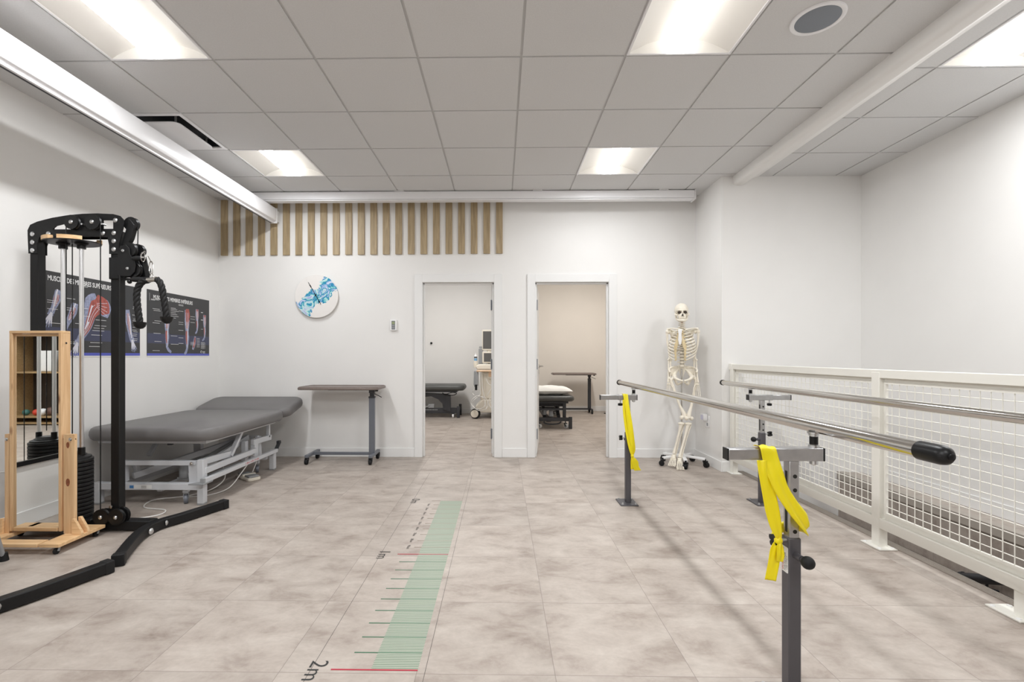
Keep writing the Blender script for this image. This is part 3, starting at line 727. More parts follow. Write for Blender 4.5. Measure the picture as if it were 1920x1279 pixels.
def draw_upper(o, x, y0, y1, z0, z1):
    Y = lambda px: None
    def arm(pts, red, bone, hnd, name='arm_illustration'):
        m = MB(); limb(m, pts, 1, x, 0)
        if red: limb(m, red, 2, x, 1)
        for b in bone: limb(m, b, 3, x, 2)
        if hnd: limb(m, [(hnd[0], hnd[1] + .02, .018), (hnd[0] + math.sin(hnd[2]) * .03, hnd[1] - .02, .024)], 1, x, 0); hand_fan(m, hnd[0] + math.sin(hnd[2]) * .02, hnd[1] - .01, hnd[2], hnd[3] * 1.25, x, 2, 0, hnd[4] * 1.3); hand_fan(m, hnd[0], hnd[1], hnd[2], hnd[3] * 1.1, x, 3, 2, hnd[4] * 1.1, 4)
        if red:
            for q in range(3): limb(m, [(p[0] + (q - 1) * p[2] * .55, p[1], .0016) for p in red], 4, x, 2)
        obj(name, m, ['pskin', 'pmus', 'pbone'], o, smooth=0)
    arm([(3.365, 1.61, .022), (3.36, 1.555, .032), (3.33, 1.48, .020), (3.315, 1.445, .022)], [(3.362, 1.58, .012), (3.35, 1.54, .02), (3.335, 1.49, .006)], [[(3.36, 1.615, .006), (3.325, 1.46, .004)], [(3.352, 1.6, .004), (3.32, 1.45, .003)]], (3.315, 1.445, -.35, .085, .6))
    arm([(3.50, 1.53, .026), (3.485, 1.465, .032), (3.44, 1.38, .02), (3.415, 1.335, .022)], [(3.495, 1.50, .014), (3.475, 1.45, .018), (3.45, 1.40, .006)], [[(3.505, 1.53, .006), (3.47, 1.45, .004)]], (3.415, 1.335, -.3, .085, .7))
    arm([(3.70, 1.575, .055), (3.655, 1.545, .075), (3.63, 1.45, .05), (3.605, 1.37, .042), (3.56, 1.29, .03), (3.525, 1.235, .022)],
        [(3.74, 1.56, .03), (3.69, 1.52, .065), (3.645, 1.45, .035), (3.61, 1.36, .026), (3.57, 1.29, .01)], [[(3.65, 1.53, .006), (3.60, 1.38, .004)], [(3.615, 1.40, .010), (3.585, 1.34, .005)]], (3.52, 1.235, -.3, .08, .6))
    m = MB(); limb(m, [(3.76, 1.58, .03), (3.775, 1.52, .055), (3.76, 1.45, .035)], 2, x, 0); limb(m, [(3.68, 1.585, .04), (3.75, 1.54, .06), (3.775, 1.47, .035)], 4, x, 1)
    for k in range(4): limb(m, [(3.69, 1.55 - .01 * k, .0015), (3.79, 1.56 - .035 * k, .0015)], 5, x, 2)
    obj('shoulder_illustration', m, ['pskin', 'pmus', 'pbone'], o, smooth=0)
    arm([(4.0, 1.53, .02), (4.01, 1.43, .03), (4.03, 1.33, .022), (4.05, 1.27, .022)], [(4.005, 1.5, .01), (4.015, 1.42, .016), (4.035, 1.32, .005)], [[(4.02, 1.48, .004), (4.045, 1.29, .004)]], (4.05, 1.275, .25, .08, .55))
def capt_upper(m, x):
    rows = []
    for k, (z, yy) in enumerate(((1.665, 3.53), (1.655, 3.53), (1.56, 3.42), (1.49, 3.40), (1.475, 3.40), (1.53, 3.28), (1.515, 3.28), (1.47, 3.28), (1.44, 3.55), (1.38, 3.50), (1.50, 3.53), (1.24, 3.44), (1.228, 3.44), (1.37, 3.30))): rows.append((yy, z, .08 if k != 1 else .04))
    for k, z in enumerate((1.42, 1.375, 1.355, 1.335, 1.30, 1.24, 1.21)): rows.append((3.68 - .01 * k, z, .10 + .01 * (k % 2)))
    for z in (1.54, 1.53): rows.append((3.83, z, .05))
    for k, z in enumerate((1.63, 1.62, 1.57, 1.555, 1.535, 1.53, 1.51, 1.36, 1.34)): rows.append((3.89 + .005 * (k % 2), z, .05))
    for k, z in enumerate((1.56, 1.545, 1.49, 1.455, 1.44, 1.425, 1.405, 1.385, 1.36, 1.345, 1.325, 1.31, 1.285, 1.27)): rows.append((4.06 - .005 * (k % 3), z, .05))
    leaders(m, rows, x)
make_poster('anatomy_poster', 'black anatomy poster of arm muscles behind the black cable tower', 3.262, 4.141, 1.138, 1.737, 'MUSCLES DES MEMBRES SUPÉRIEURS', 3.285, .545, 1.672, .05, draw_upper, capt_upper)
make_poster('anatomy_poster', 'black anatomy poster of leg muscles, beside the corner and right of the arm poster', 4.226, 5.136, 1.138, 1.74, 'MUSCLES DES MEMBRES INFÉRIEURS', 4.30, .555, 1.662, .05, draw_lower, capt_lower)
# ---------------------------------------------------------------- cable tower
def rope_mod(ph):
    return lambda a, L: 1.04 - .24 * abs(math.cos(2 * (a - L * 50 + ph))) ** 5
def cable_tower(label):
    yf, yb = 3.03, 3.085; ym = (yf + yb) / 2
    t = thing('cable_tower', label, 'cable machine', (-2.77, ym, 0), 'cable towers')
    xu = (-2.521, -2.471); xl = (-3.052, -3.003)
    # uprights
    for (a, b), z1 in ((xu, 1.95), (xl, 1.95)):
        m = MB(); m.box(a, b, yf, yb, .07, z1); m.mat(1)
        for k in range(30): m.lathe([(.005, 0), (.005, .0006)], ((a + b) / 2, yb, .3 + .05 * k), (0, 1, 0), 8)
        u = obj('upright', m, ['black', 'dark'], t, bevel=.003)
    # arched head: two cheek plates and the filled top
    def out(z): return z
    top = [(-3.062, 1.95), (-3.045, 1.985), (-3.0, 2.005), (-2.90, 2.03), (-2.80, 2.046), (-2.70, 2.055), (-2.60, 2.057), (-2.50, 2.052), (-2.455, 2.04), (-2.432, 2.015), (-2.43, 1.985), (-2.45, 1.90), (-2.462, 1.86), (-2.466, 1.795)]
    bot = [(-2.527, 1.795), (-2.527, 1.85), (-2.538, 1.905), (-2.62, 1.906), (-2.95, 1.912), (-2.985, 1.905), (-3.0, 1.86), (-3.0, 1.80), (-3.056, 1.80), (-3.060, 1.88)]
    for y in (yf - .008, yb + .002):
        back = y > yf
        # plate with two windows, built as strips around them
        m = MB()
        m.prism([(-3.0, 1.86), (-3.0, 1.80), (-3.056, 1.80), (-3.06, 1.88), (-3.062, 1.95), (-3.045, 1.985), (-3.0, 2.005), (-2.95, 2.018), (-2.95, 1.912), (-2.985, 1.905)], (0, y, 0), (1, 0, 0), (0, 0, 1), (0, .006, 0))
        m.prism([(-2.95, 1.912), (-2.95, 1.955), (-2.56, 1.955), (-2.56, 1.906), (-2.62, 1.906)], (0, y, 0), (1, 0, 0), (0, 0, 1), (0, .006, 0))
        if not back:
            m.prism([(-2.95, 1.955), (-2.95, 2.018), (-2.90, 2.03), (-2.80, 2.046), (-2.70, 2.055), (-2.60, 2.057), (-2.565, 2.055), (-2.565, 2.018), (-2.70, 2.02), (-2.795, 1.996), (-2.87, 1.978), (-2.895, 1.958), (-2.90, 1.955)], (0, y, 0), (1, 0, 0), (0, 0, 1), (0, .006, 0))
            m.prism([(-2.765, 1.955), (-2.795, 1.996), (-2.70, 2.02), (-2.565, 2.018), (-2.565, 1.955)], (0, y + .0001, 0), (1, 0, 0), (0, 0, 1), (0, .0055, 0))
        if back:
            m.prism([(-3.0, 1.905), (-3.0, 1.955), (-2.50, 1.955), (-2.50, 1.905)], (0, y, 0), (1, 0, 0), (0, 0, 1), (0, .006, 0)); obj('head_plate', m, 'black', t); continue
        m.prism([(-2.565, 2.012), (-2.565, 2.055), (-2.50, 2.052), (-2.50, 2.012)], (0, y, 0), (1, 0, 0), (0, 0, 1), (0, .006, 0))
        m.prism([(-2.565, 1.906), (-2.565, 1.957), (-2.50, 1.957), (-2.50, 1.906), (-2.538, 1.905)], (0, y, 0), (1, 0, 0), (0, 0, 1), (0, .006, 0))
        m.prism([(-2.50, 2.052), (-2.455, 2.04), (-2.432, 2.015), (-2.43, 1.985), (-2.45, 1.90), (-2.462, 1.86), (-2.466, 1.795), (-2.527, 1.795), (-2.527, 1.85), (-2.538, 1.905), (-2.50, 1.906)], (0, y, 0), (1, 0, 0), (0, 0, 1), (0, .006, 0))
        pl = obj('head_plate', m, 'black', t)
        if y < yf:
            for bx, bz2 in ((-3.03, 1.925), (-3.03, 1.872), (-3.03, 1.820), (-2.925, 1.927), (-2.568, 1.929), (-2.486, 2.012), (-2.497, 1.93), (-2.497, 1.878), (-2.497, 1.825)):
                b = MB(); b.lathe([(.0145, 0), (.0145, .002), (.012, .0035), (.008, .0065), (.001, .008)], (bx, y, bz2), (0, -1, 0), 14); obj('bolt', b, 'zinc', pl)
    m = MB(); m.box(-3.0, -2.53, yf, yb, 1.915, 1.95); obj('head_tube', m, 'black', t, bevel=.003)
    m = MB(); m.prism([(-2.462, 1.86), (-2.45, 1.90), (-2.41, 2.03), (-2.375, 1.985), (-2.40, 1.90), (-2.43, 1.84)], (0, yf + .01, 0), (1, 0, 0), (0, 0, 1), (0, .035, 0)); obj('nose_bracket', m, 'black', t, bevel=.003)
    def pulley(cx, cy, cz, r, w, name='pulley', bolt=True, ax=(0, -1, 0), parent=None):
        a = V(ax); m = MB(); o = V((cx, cy, cz)) - a * w / 2
        m.lathe([(r * .3, 0), (r, 0), (r, w * .18), (r * .84, w * .4), (r * .84, w * .6), (r, w * .82), (r, w), (r * .3, w)], o, a, 28)
        p = obj(name, m, 'blackp', parent or t)
        if bolt:
            b = MB(); b.lathe([(.013, 0), (.013, .003), (.010, .006), (.001, .010)], o + a * w, a, 14); obj('bolt', b, 'zinc', p)
        return p
    pulley(-2.752, yf - .022, 1.995, .046, .026); pulley(-2.616, yf - .022, 1.995, .048, .026)
    pulley(-2.405, ym, 1.995, .045, .028, bolt=False)
    for px in (-2.688, -2.556): 
        m = MB(); m.cyl((px, yf - .03, 1.983), (px, yf + .0, 1.983), .006, n=10); obj('stop_pin', m, 'zinc', t)
    # guide plate with wooden segments under the head, guide rods, stack
    sc_x = -2.80
    m = MB(); m.prism([(sc_x + .165 * math.cos(a * PI / 18), ym + .125 * math.sin(a * PI / 18)) for a in range(36)], (0, 0, 1.872), (1, 0, 0), (0, 1, 0), (0, 0, .006))
    gp = obj('rod_plate', m, 'blackp', t)
    for a0, a1 in ((188, 255), (275, 325), (20, 80), (100, 160)):
        pts = [(sc_x + .168 * math.cos(math.radians(a)), ym + .128 * math.sin(math.radians(a))) for a in range(a0, a1 + 1, 6)]; inn = [(sc_x + .14 * math.cos(math.radians(a)), ym + .10 * math.sin(math.radians(a))) for a in range(a1, a0 - 1, -6)]
        m = MB(); m.prism(pts + inn, (0, 0, 1.878), (1, 0, 0), (0, 1, 0), (0, 0, .024)); obj('wood_segment', m, 'pine_x', gp)
    rods = (-2.861, -2.739)
    for rx in rods:
        m = MB(); m.cyl((rx, ym, .09), (rx, ym, 1.88), .0125, n=16); r_ = obj('guide_rod', m, 'rodsteel', t)
        m = MB(); m.lathe([(.024, 0), (.024, .022), (.036, .03), (.036, .04)], (rx, ym, 1.836), n=16); obj('rod_collar', m, 'blackp', r_)
    nP = 15; h = .0256; R = .110
    for k in range(nP):
        z = .085 + k * h; m = MB()
        m.lathe([(.03, 0), (R - .007, 0), (R - .001, .003), (R, .006), (R, h - .007), (R - .001, h - .004), (R - .007, h - .001), (.03, h - .001)], (sc_x, ym, z), n=40)
        obj('weight_plate', m, 'plate', t)
    z = .085 + nP * h; m = MB(); m.lathe([(.03, 0), (R - .01, 0), (R - .012, .01), (R - .035, .018), (R - .035, .022), (R - .05, .03), (.06, .036), (.02, .04)], (sc_x, ym, z), n=40)
    tp = obj('top_plate', m, 'plate', t)
    for rx in rods:
        m = MB(); m.lathe([(.02, 0), (.02, .05), (.014, .052)], (rx, ym, z + .02), n=14); obj('bushing', m, 'blackp', tp)
    m = MB(); m.lathe([(.012, 0), (.016, .004), (.018, .014), (.012, .02)], (sc_x - .03, ym - R, .085 + 9.5 * h), (0, -1, 0), 14); obj('selector_pin', m, 'white', t)
    # cables
    for pts in ([(-2.795, yf - .022, 1.995), (-2.795, yf - .022, .60)], [(-2.80, ym, 1.87), (-2.80, ym, .55)], [(-2.571, yf - .022, 1.995), (-2.571, yf - .022, .15)], [(-2.364, ym, 1.99), (-2.364, ym - .005, 1.83)], [(-2.445, yf - .022, 1.655), (-2.445, yf - .022, .17)]):
        m = MB(); m.tube(pts, .0032, 6); obj('cable', m, 'blackp', t)
    # low pulleys at the foot
    pulley(-2.556, yf - .03, .105, .05, .024); pulley(-2.458, yf - .03, .105, .05, .024); pulley(-2.452, yf + .005, .108, .05, .02, bolt=False)
    m = MB(); m.box(-2.55, -2.46, yf - .016, yf - .01, .07, .155); obj('foot_bracket', m, 'black', t)
    m = MB(); m.lathe([(.010, 0), (.010, .006), (.001, .009)], (-2.507, yf - .016, .165), (0, -1, 0), 12); obj('bolt', m, 'zinc', t)
    # base tube and the bent foot
    m = MB(); m.box(-3.08, -2.26, yf - .01, yb + .01, .012, .07); obj('base_tube', m, 'black', t, bevel=.005)
    m = MB(); m.box(-2.92, -2.63, yf - .03, yb + .03, .07, .085); obj('stack_base', m, 'black', t, bevel=.004)
    F = [(-2.055, 3.505), (-2.165, 3.22), (-2.232, 3.08), (-2.235, 2.95), (-2.19, 2.80), (-2.065, 2.53)]
    wid = .027; L = []; Rr = []
    P = smooth_path([(a, b, 0) for a, b in F], 5)
    for i, p in enumerate(P):
        d = (P[min(i + 1, len(P) - 1)] - P[max(i - 1, 0)]).normalized(); nn = V((-d.y, d.x, 0)); L.append(p + nn * wid); Rr.append(p - nn * wid)
    poly = [(p.x, p.y) for p in L] + [(p.x, p.y) for p in reversed(Rr)]
    m = MB(); m.prism(poly, (0, 0, .006), (1, 0, 0), (0, 1, 0), (0, 0, .058)); ft = obj('foot_beam', m, 'black', t, bevel=.005)
    for a, b in ((0, 1), (-1, -2)):
        p, q = V((*F[a], .034)), V((*F[b], .034)); d = (p - q).normalized()
        m = MB(); m.bar(p - d * .03, p + d * .012, .060, .064); obj('end_cap', m, 'rubber', ft, bevel=.004)
    for bx, by in ((-2.222, 3.09), (-2.212, 2.945)):
        d = V((.99, -.1 if by < 3 else .35, 0)).normalized()
        m = MB(); m.lathe([(.019, 0), (.019, .003), (.012, .008), (.001, .011)], V((bx, by, .036)) + d * .018, d, 16); obj('bolt', m, 'zinc', ft)
    # sliding collar and pulley arm
    m = MB(); m.box(-2.529, -2.462, yf - .009, yb + .006, 1.632, 1.773); cl = obj('slide_collar', m, 'black', t, bevel=.004)
    for bz2 in (1.745, 1.66):
        b = MB(); b.lathe([(.012, 0), (.012, .008), (.009, .010)], (-2.462, yf + .02, bz2), (1, 0, 0), 6); obj('bolt', b, 'blackp', cl)
    for k, y in enumerate((yf - .012, yf + .03, yf + .072)):
        m = MB(); m.prism([(-2.468, 1.66), (-2.468, 1.81), (-2.452, 1.845), (-2.415, 1.853), (-2.392, 1.83), (-2.388, 1.79), (-2.366, 1.762), (-2.35, 1.72), (-2.356, 1.68), (-2.385, 1.65), (-2.44, 1.648)], (0, y, 0), (1, 0, 0), (0, 0, 1), (0, .005, 0)); pa = obj('arm_plate', m, 'black', t, bevel=.0015)
        if k == 0:
            for bx, bz2 in ((-2.432, 1.815), (-2.402, 1.70)):
                b = MB(); b.lathe([(.009, 0), (.009, .004), (.004, .006), (.004, .012)], (bx, y, bz2), (0, -1, 0), 12); obj('bolt', b, 'zinc', pa)
    for cx_, cz_ in ((-2.405, 1.825), (-2.375, 1.695)):
        pulley(cx_, yf + .012, cz_, .046, .026, bolt=False); pulley(cx_ + .02, yf + .055, cz_, .046, .026, bolt=False)
    m = MB(); m.tube([(-2.37, yf - .01, 1.765), (-2.335, yf - .02, 1.762), (-2.305, yf - .02, 1.762)], [.012, .018, .014], 12); obj('cable_stop', m, 'rubber', t)
    m = MB(); m.bar((-2.295, yf - .02, 1.785), (-2.255, yf - .02, 1.618), .008, .03, up=(1, 0, 0)); hb = obj('handle_strap', m, 'black', t, bevel=.002)
    m = MB(); m.tube([(-2.36, yf - .02, 1.628), (-2.30, yf - .02, 1.625), (-2.25, yf - .02, 1.622)], [.016, .018, .016], 14); obj('hand_grip', m, 'rubber', hb)
    m = MB(); m.lathe([(.011, -.012), (.011, .012)], (-2.27, yf - .02, 1.632), (1, 0, 0), 12); m.cyl((-2.41, yf - .01, 1.632), (-2.36, yf - .02, 1.628), .008, n=10); m.sphere((-2.39, yf - .012, 1.615), .014); obj('lock_knob', m, 'blackp', t)
    m = MB()
    m.cyl((-2.31, yf - .02, 1.768), (-2.282, yf - .03, 1.768), .008, n=10); m.tube([V((-2.288, yf - .03, 1.77)) + V((math.sin(a * PI / 6) * .014, 0, math.cos(a * PI / 6) * .03)) for a in range(12)], .0035, 6, closed=True)
    m.cyl((-2.28, yf - .04, 1.79), (-2.262, yf - .05, 1.80), .006, n=8); obj('snap_hook', m, 'chrome', t)
    return t
tower = cable_tower('black cable tower with a stack of weight plates, in front of the arm poster')
t2 = dup(tower, (-2.77, 2.01, 0), 0, 'black cable tower nearest the camera, only its bent foot showing at the lower left')

# rope attachment hanging from the arm
yr = 3.0
t = thing('pulldown_rope', 'black twisted pull-down rope with rubber ends, hanging from the arm of the cable tower', 'rope', (-2.235, yr, 1.33))
m = MB(); m.tube([V((-2.236, yr, 1.70)) + V((math.sin(a * PI / 8) * .012, .0, math.cos(a * PI / 8) * .042)) for a in range(16)], .0035, 6, closed=True); m.tube([(-2.256, yr, 1.775), (-2.24, yr, 1.745), (-2.236, yr, 1.735)], .003, 6)
m.tube([V((-2.232, yr, 1.643)) + V((math.sin(a * PI / 6) * .010, 0, math.cos(a * PI / 6) * .018)) for a in range(12)], .003, 6, closed=True)
obj('carabiner', m, 'chrome', t)
m = MB(); m.cyl((-2.262, yr, 1.622), (-2.20, yr, 1.628), .016, n=16); obj('sleeve', m, 'steelbar', t)
for k, pts in enumerate(([(-2.258, yr, 1.62), (-2.29, yr, 1.612), (-2.318, yr - .002, 1.575), (-2.325, yr - .004, 1.52), (-2.318, yr - .005, 1.44), (-2.305, yr - .005, 1.352)], [(-2.205, yr, 1.627), (-2.185, yr, 1.615), (-2.172, yr - .002, 1.565), (-2.168, yr - .003, 1.50), (-2.17, yr - .003, 1.43), (-2.178, yr - .003, 1.375)])):
    # second strand leans outward
    if k: pts = [(-2.20, yr, 1.627), (-2.182, yr, 1.612), (-2.165, yr - .002, 1.575), (-2.152, yr - .003, 1.51), (-2.14, yr - .003, 1.44), (-2.132, yr - .003, 1.385)]
    P = smooth_path(pts, 34); m = MB(); m.tube(P, .0195, 28, rmod=rope_mod(k)); rp = obj('rope_strand', m, 'rubber', t, smooth=80)
    e = P[-1]; m = MB(); m.lathe([(.001, -.044), (.018, -.040), (.030, -.028), (.037, -.008), (.038, 0), (.018, .001)], (e.x, e.y, e.z), n=24); obj('end_stop', m, 'blackp', rp)
# ---------------------------------------------------------------- posture mirror on a pine stand
t = thing('posture_mirror', 'tall mirror in a pine frame on a rolling pine base before the cable tower', 'mirror', (-2.83, 2.83, 0))
x0, x1 = -2.975, -2.655; y0, y1 = 2.825, 2.888; zb, zt = .075, 1.275
m = MB(); m.box(x0 + .02, x1 - .02, y0 + .014, y0 + .018, zb + .015, zt - .02); obj('mirror_pane', m, 'mirror', t, smooth=0)
m = MB(); m.box(x0 + .005, x1 - .005, y0 + .02, y0 + .03, zb, zt - .005); obj('backing_board', m, 'pine_x', t)
for a, b in ((x0, x0 + .018), (x1 - .018, x1)):
    m = MB(); m.box(a, b, y0, y1, zb, zt - .002); st = obj('frame_stile', m, 'pine', t, bevel=.002)
m = MB(); m.cyl((x1, (y0 + y1) / 2, 1.215), (x1 + .002, (y0 + y1) / 2, 1.215), .006, n=10); obj('screw', m, 'steelbar', st)
m = MB(); m.box(x0, x1, y0 - .001, y1, zt - .002, zt + .014); obj('frame_top', m, 'pine_x', t, bevel=.002)
m = MB(); m.box(x0 + .024, x1 - .024, y0, y1, zb, zb + .022); obj('frame_bottom', m, 'pine_x', t, bevel=.002)
for s, a, b in ((-1, x0 - .03, x0 - .004), (1, x1 + .012, x1 + .076)):
    m = MB(); m.box(a, b, y0 + .003, y0 + .024, .062, .662)
    if s > 0:
        m.mat(1)
        for kz, kr in ((.60, .016), (.375, .02)): m.poly([(a + .026 + kr * .62 * math.cos(q * PI / 8), y0 + .0025, kz + kr * math.sin(q * PI / 8) * (1.0 if q < 8 else 1.4)) for q in range(16)])
    u = obj('upright', m, ['pine', 'knot'], t)
    xx = b if s > 0 else a
    m = MB(); m.lathe([(.010, 0), (.010, .003), (.001, .006)], (a + .042 if s > 0 else a + .012, y0 + .003, .632), (0, -1, 0), 12); m.cyl((min(a, x1 - .02) if s > 0 else a, y0 + .014, .632), (b if s > 0 else x0 + .01, y0 + .014, .632), .004, n=8); obj('pivot_bolt', m, 'steelbar', u)
    m = MB(); fa, fb = (b - .055, b + .06) if s > 0 else (a - .06, a + .055); fa = max(fa, -3.172)
    m.box(fa, fb, 2.665, 2.985, .042, .062); obj('foot_board', m, 'pine_x', t, bevel=.002)
    for yb2 in (y0 - .014, y0 + .03):
        g = MB(); e = fb if s > 0 else fa
        g.prism([(xx, .062), (xx, .155), (xx + (e - xx) * .25, .155), (e, .078), (e, .062)], (0, yb2, 0), (1, 0, 0), (0, 0, 1), (0, .016, 0)); obj('gusset', g, 'pine_x', t, bevel=.0015)
    for yc in (2.69, 2.955): caster(t, 'caster', (fb - .03) if s > 0 else (fa + .035), yc, .042, r=.017, w=.016)
for a, b in ((2.665, 2.735), (2.92, 2.985)):
    m = MB(); m.box(x0 - .01, x1 + .01, a, b, .042, .062); obj('cross_board', m, 'pine_x', t, bevel=.002)

# wall mirror on the left wall, nearer the camera; seen in the posture mirror
m = MB(); m.box(XL + .001, XL + .008, .9, 2.66, .43, 2.05); wm = obj('wall_mirror', m, 'mirror', smooth=0); tag(wm, 'large wall mirror with a black lower edge, visible only in the pine-framed mirror', 'mirror')
m = MB(); m.box(XL + .001, XL + .02, .89, 2.67, .405, .435); obj('lower_trim', m, 'blackp', wm)

# stool: one leg shows at the lower left edge
t = thing('stool', 'grey stool leg with a black rubber foot at the lower left edge', 'stool', (-2.72, 2.35, 0))
for k in range(3):
    a = math.radians(98 + 101 * k); d = V((math.cos(a), math.sin(a), 0)); c = V((-2.72, 2.35, 0))
    if k == 0: e = V((-2.757, 2.59, .0))
    else: e = c + d * .19
    m = MB(); m.cyl(e + V((0, 0, .01)), c + (e - c) * .45 + V((0, 0, .45)), .011, n=12); lg = obj('leg', m, 'greyp', t)
    m = MB(); m.lathe([(.022, 0), (.021, .006), (.015, .045)], e, n=16); obj('rubber_foot', m, 'rubber', lg)
m = MB(); m.lathe([(.01, 0), (.125, 0), (.135, .01), (.135, .04), (.125, .05), (.01, .052)], (-2.72, 2.35, .45), n=32); obj('seat', m, 'blackp', t)

# white cable on the left wall beside the mirror
m = MB(); m.tube(smooth_path([(-3.182, 2.95, .40), (-3.17, 3.0, .385), (-3.165, 3.045, .34), (-3.165, 3.062, .24), (-3.17, 3.06, .12), (-3.172, 3.0, .106)], 6), .004, 6)
o = obj('wall_cable', m, 'cable'); tag(o, 'thin white cable on the left wall at the left edge, behind the pine mirror', 'cable')

# shelf with bin and balls behind the camera (reflected only)
t = thing('shelf_unit', 'oak shelf unit with a dark back, seen only in the pine-framed mirror', 'shelf', (1.2, -2.2, 0))
m = MB(); m.box(.2, 2.2, -2.39, -2.37, 0, 2.0); obj('back_panel', m, 'shelfdark', t)
for a in (.2, 1.69, 2.17):
    m = MB(); m.box(a, a + .03, -2.37, -1.95, 0, 2.0); obj('side_panel', m, 'shelfwood', t)
for z in (.02, .12, .85, 1.5, 1.97):
    for a, b in ((.23, 1.69), (1.72, 2.17)):
        m = MB(); m.box(a, b, -2.37, -1.95, z, z + .025); obj('shelf_board', m, 'shelfwood', t)
m = MB(); m.prism([(1.04, .877), (1.23, .877), (1.27, 1.22), (1.0, 1.22)], (0, -2.3, 0), (1, 0, 0), (0, 0, 1), (0, .28, 0)); o = obj('storage_bin', m, 'white', bevel=.01); tag(o, 'white storage bin on the shelf, seen in the pine-framed mirror', 'bin')
m = MB(); m.box(.4, .9, -2.3, -2.0, .877, 1.2); o = obj('storage_box', m, 'dmetal', bevel=.01); tag(o, 'charcoal storage box on the shelf beside the white bin, in the mirror', 'box')
for (x, r, mm, lb) in ((1.345, .052, 'redball', 'red ball on the lower shelf, reflected in the pine-framed mirror'), (1.232, .058, 'white', 'white ball between the red and brown balls in the mirror'), (1.10, .07, 'brownball', 'brown ball beside the white ball in the mirror'), (1.52, .05, 'teal', 'dark teal ball in the mirror, left of the red one')):
    m = MB(); m.sphere((x, -2.08, .145 + r), r, 20, 14); o = obj('exercise_ball', m, mm); tag(o, lb, 'ball', 'balls on the shelf')
# ---------------------------------------------------------------- treatment table by the left wall
def cushion(name, parent, x0, x1, y0, y1, z0, z1, r, matl, M=None, puff=.022):
    # padded slab with rounded corners in plan and rolled edges
    n = 6; layers = [(0.0, puff * 1.1), (.16, puff * .35), (.42, 0), (.70, puff * .12), (.88, puff * .5), (1.0, puff * 1.35)]
    m = MB(); rings = []
    for t_, ins in layers:
        pl = rrect(x0 + ins, x1 - ins, y0 + ins, y1 - ins, max(r - ins, .01), n)
        rings.append([(a, b, z0 + (z1 - z0) * t_) for a, b in pl])
    k = len(rings[0]); vs = [p for rg in rings for p in rg]; fs = []
    for i in range(len(rings) - 1):
        for j in range(k):
            j2 = (j + 1) % k; fs.append((i * k + j, i * k + j2, (i + 1) * k + j2, (i + 1) * k + j))
    fs.append(tuple(reversed(range(k)))); fs.append(tuple((len(rings) - 1) * k + j for j in range(k)))
    m.add(vs, fs)
    if M is not None: m.xf(M)
    return obj(name, m, matl, parent, smooth=50)
t = thing('treatment_table', 'wide grey padded treatment table with a raised head end, along the left wall', 'treatment table', (-2.68, 4.2, 0))
bx0, bx1 = -3.16, -2.155; zt = .592; zb = .495
cushion('mattress', t, bx0, bx1, 3.50, 4.775, zb, zt, .14, 'vinyl')
M = Matrix.Translation((0, 4.785, zb + .03)) @ Matrix.Rotation(math.radians(13.0), 4, 'X') @ Matrix.Translation((0, -4.785, -zb - .03))
cushion('head_section', t, bx0, bx1, 4.787, 5.245, zb, zt, .12, 'vinyl', M)
# steel under the mattress
def bars(name, segs, parent=t, mm='wmetal', bev=.003):
    m = MB()
    for s in segs: m.bar(*s)
    return obj(name, m, mm, parent, bevel=bev)
bars('upper_frame', [((-2.27, 3.60, .478), (-2.27, 4.72, .478), .03, .03), ((-3.08, 3.60, .478), (-3.08, 4.72, .478), .03, .03), ((-3.08, 3.62, .478), (-2.27, 3.62, .478), .03, .03), ((-3.08, 4.70, .478), (-2.27, 4.70, .478), .03, .03), ((-3.08, 4.15, .478), (-2.27, 4.15, .478), .04, .03)])
bars('head_frame', [((-2.30, 4.80, .505), (-2.30, 5.12, .58), .025, .02), ((-3.05, 4.80, .505), (-3.05, 5.12, .58), .025, .02)])
# base: two end beams, side beams, four legs
for yy, nm in ((3.60, 'base_beam'), (4.66, 'base_beam')):
    o = bars(nm, [((-3.09, yy, .138), (-2.31, yy, .138), .05, .05)])
    if yy < 4:
        l = MB(); l.box(-2.83, -2.80, yy - .0265, yy - .0245, .127, .148); l.mat(1).box(-2.795, -2.66, yy - .0262, yy - .0245, .122, .152)
        for k in range(4): l.mat(2).box(-2.74 + .02 * 0, -2.70, yy - .0266, yy - .026, .128 + .005 * k, .130 + .005 * k)
        obj('rating_label', l, ['bluelab', 'paper', 'greyp'], o, smooth=0)
for xx in (-3.02, -2.62, -2.40): bars('base_side_rail', [((xx, 3.6, .115 if xx < -2.5 else .14), (xx, 4.66, .115 if xx < -2.5 else .14), .04, .04)])
for (lx, ly, h) in ((-2.287, 3.60, .345), (-2.275, 4.70, .20), (-3.09, 3.60, .165), (-3.09, 4.66, .165)):
    o = bars('leg', [((lx, ly, .012), (lx, ly, h), .047, .054, (0, 1, 0))])
    m = MB(); m.box(lx - .024, lx + .024, ly - .027, ly + .027, 0, .014); obj('foot_pad', m, 'greyp', o, bevel=.002)
for cxx, cyy in ((-2.43, 3.63), (-2.95, 3.63), (-2.38, 4.60), (-3.0, 4.60)):
    m = MB(); m.box(cxx - .018, cxx + .018, cyy - .018, cyy + .018, .085, .115); obj('caster_stem', m, 'wmetal', t)
    caster(t, 'caster', cxx, cyy, .095, r=.036, w=.026, rim='greyp', wheelm='slate', ang=.5 if cxx > -2.6 else -.3)
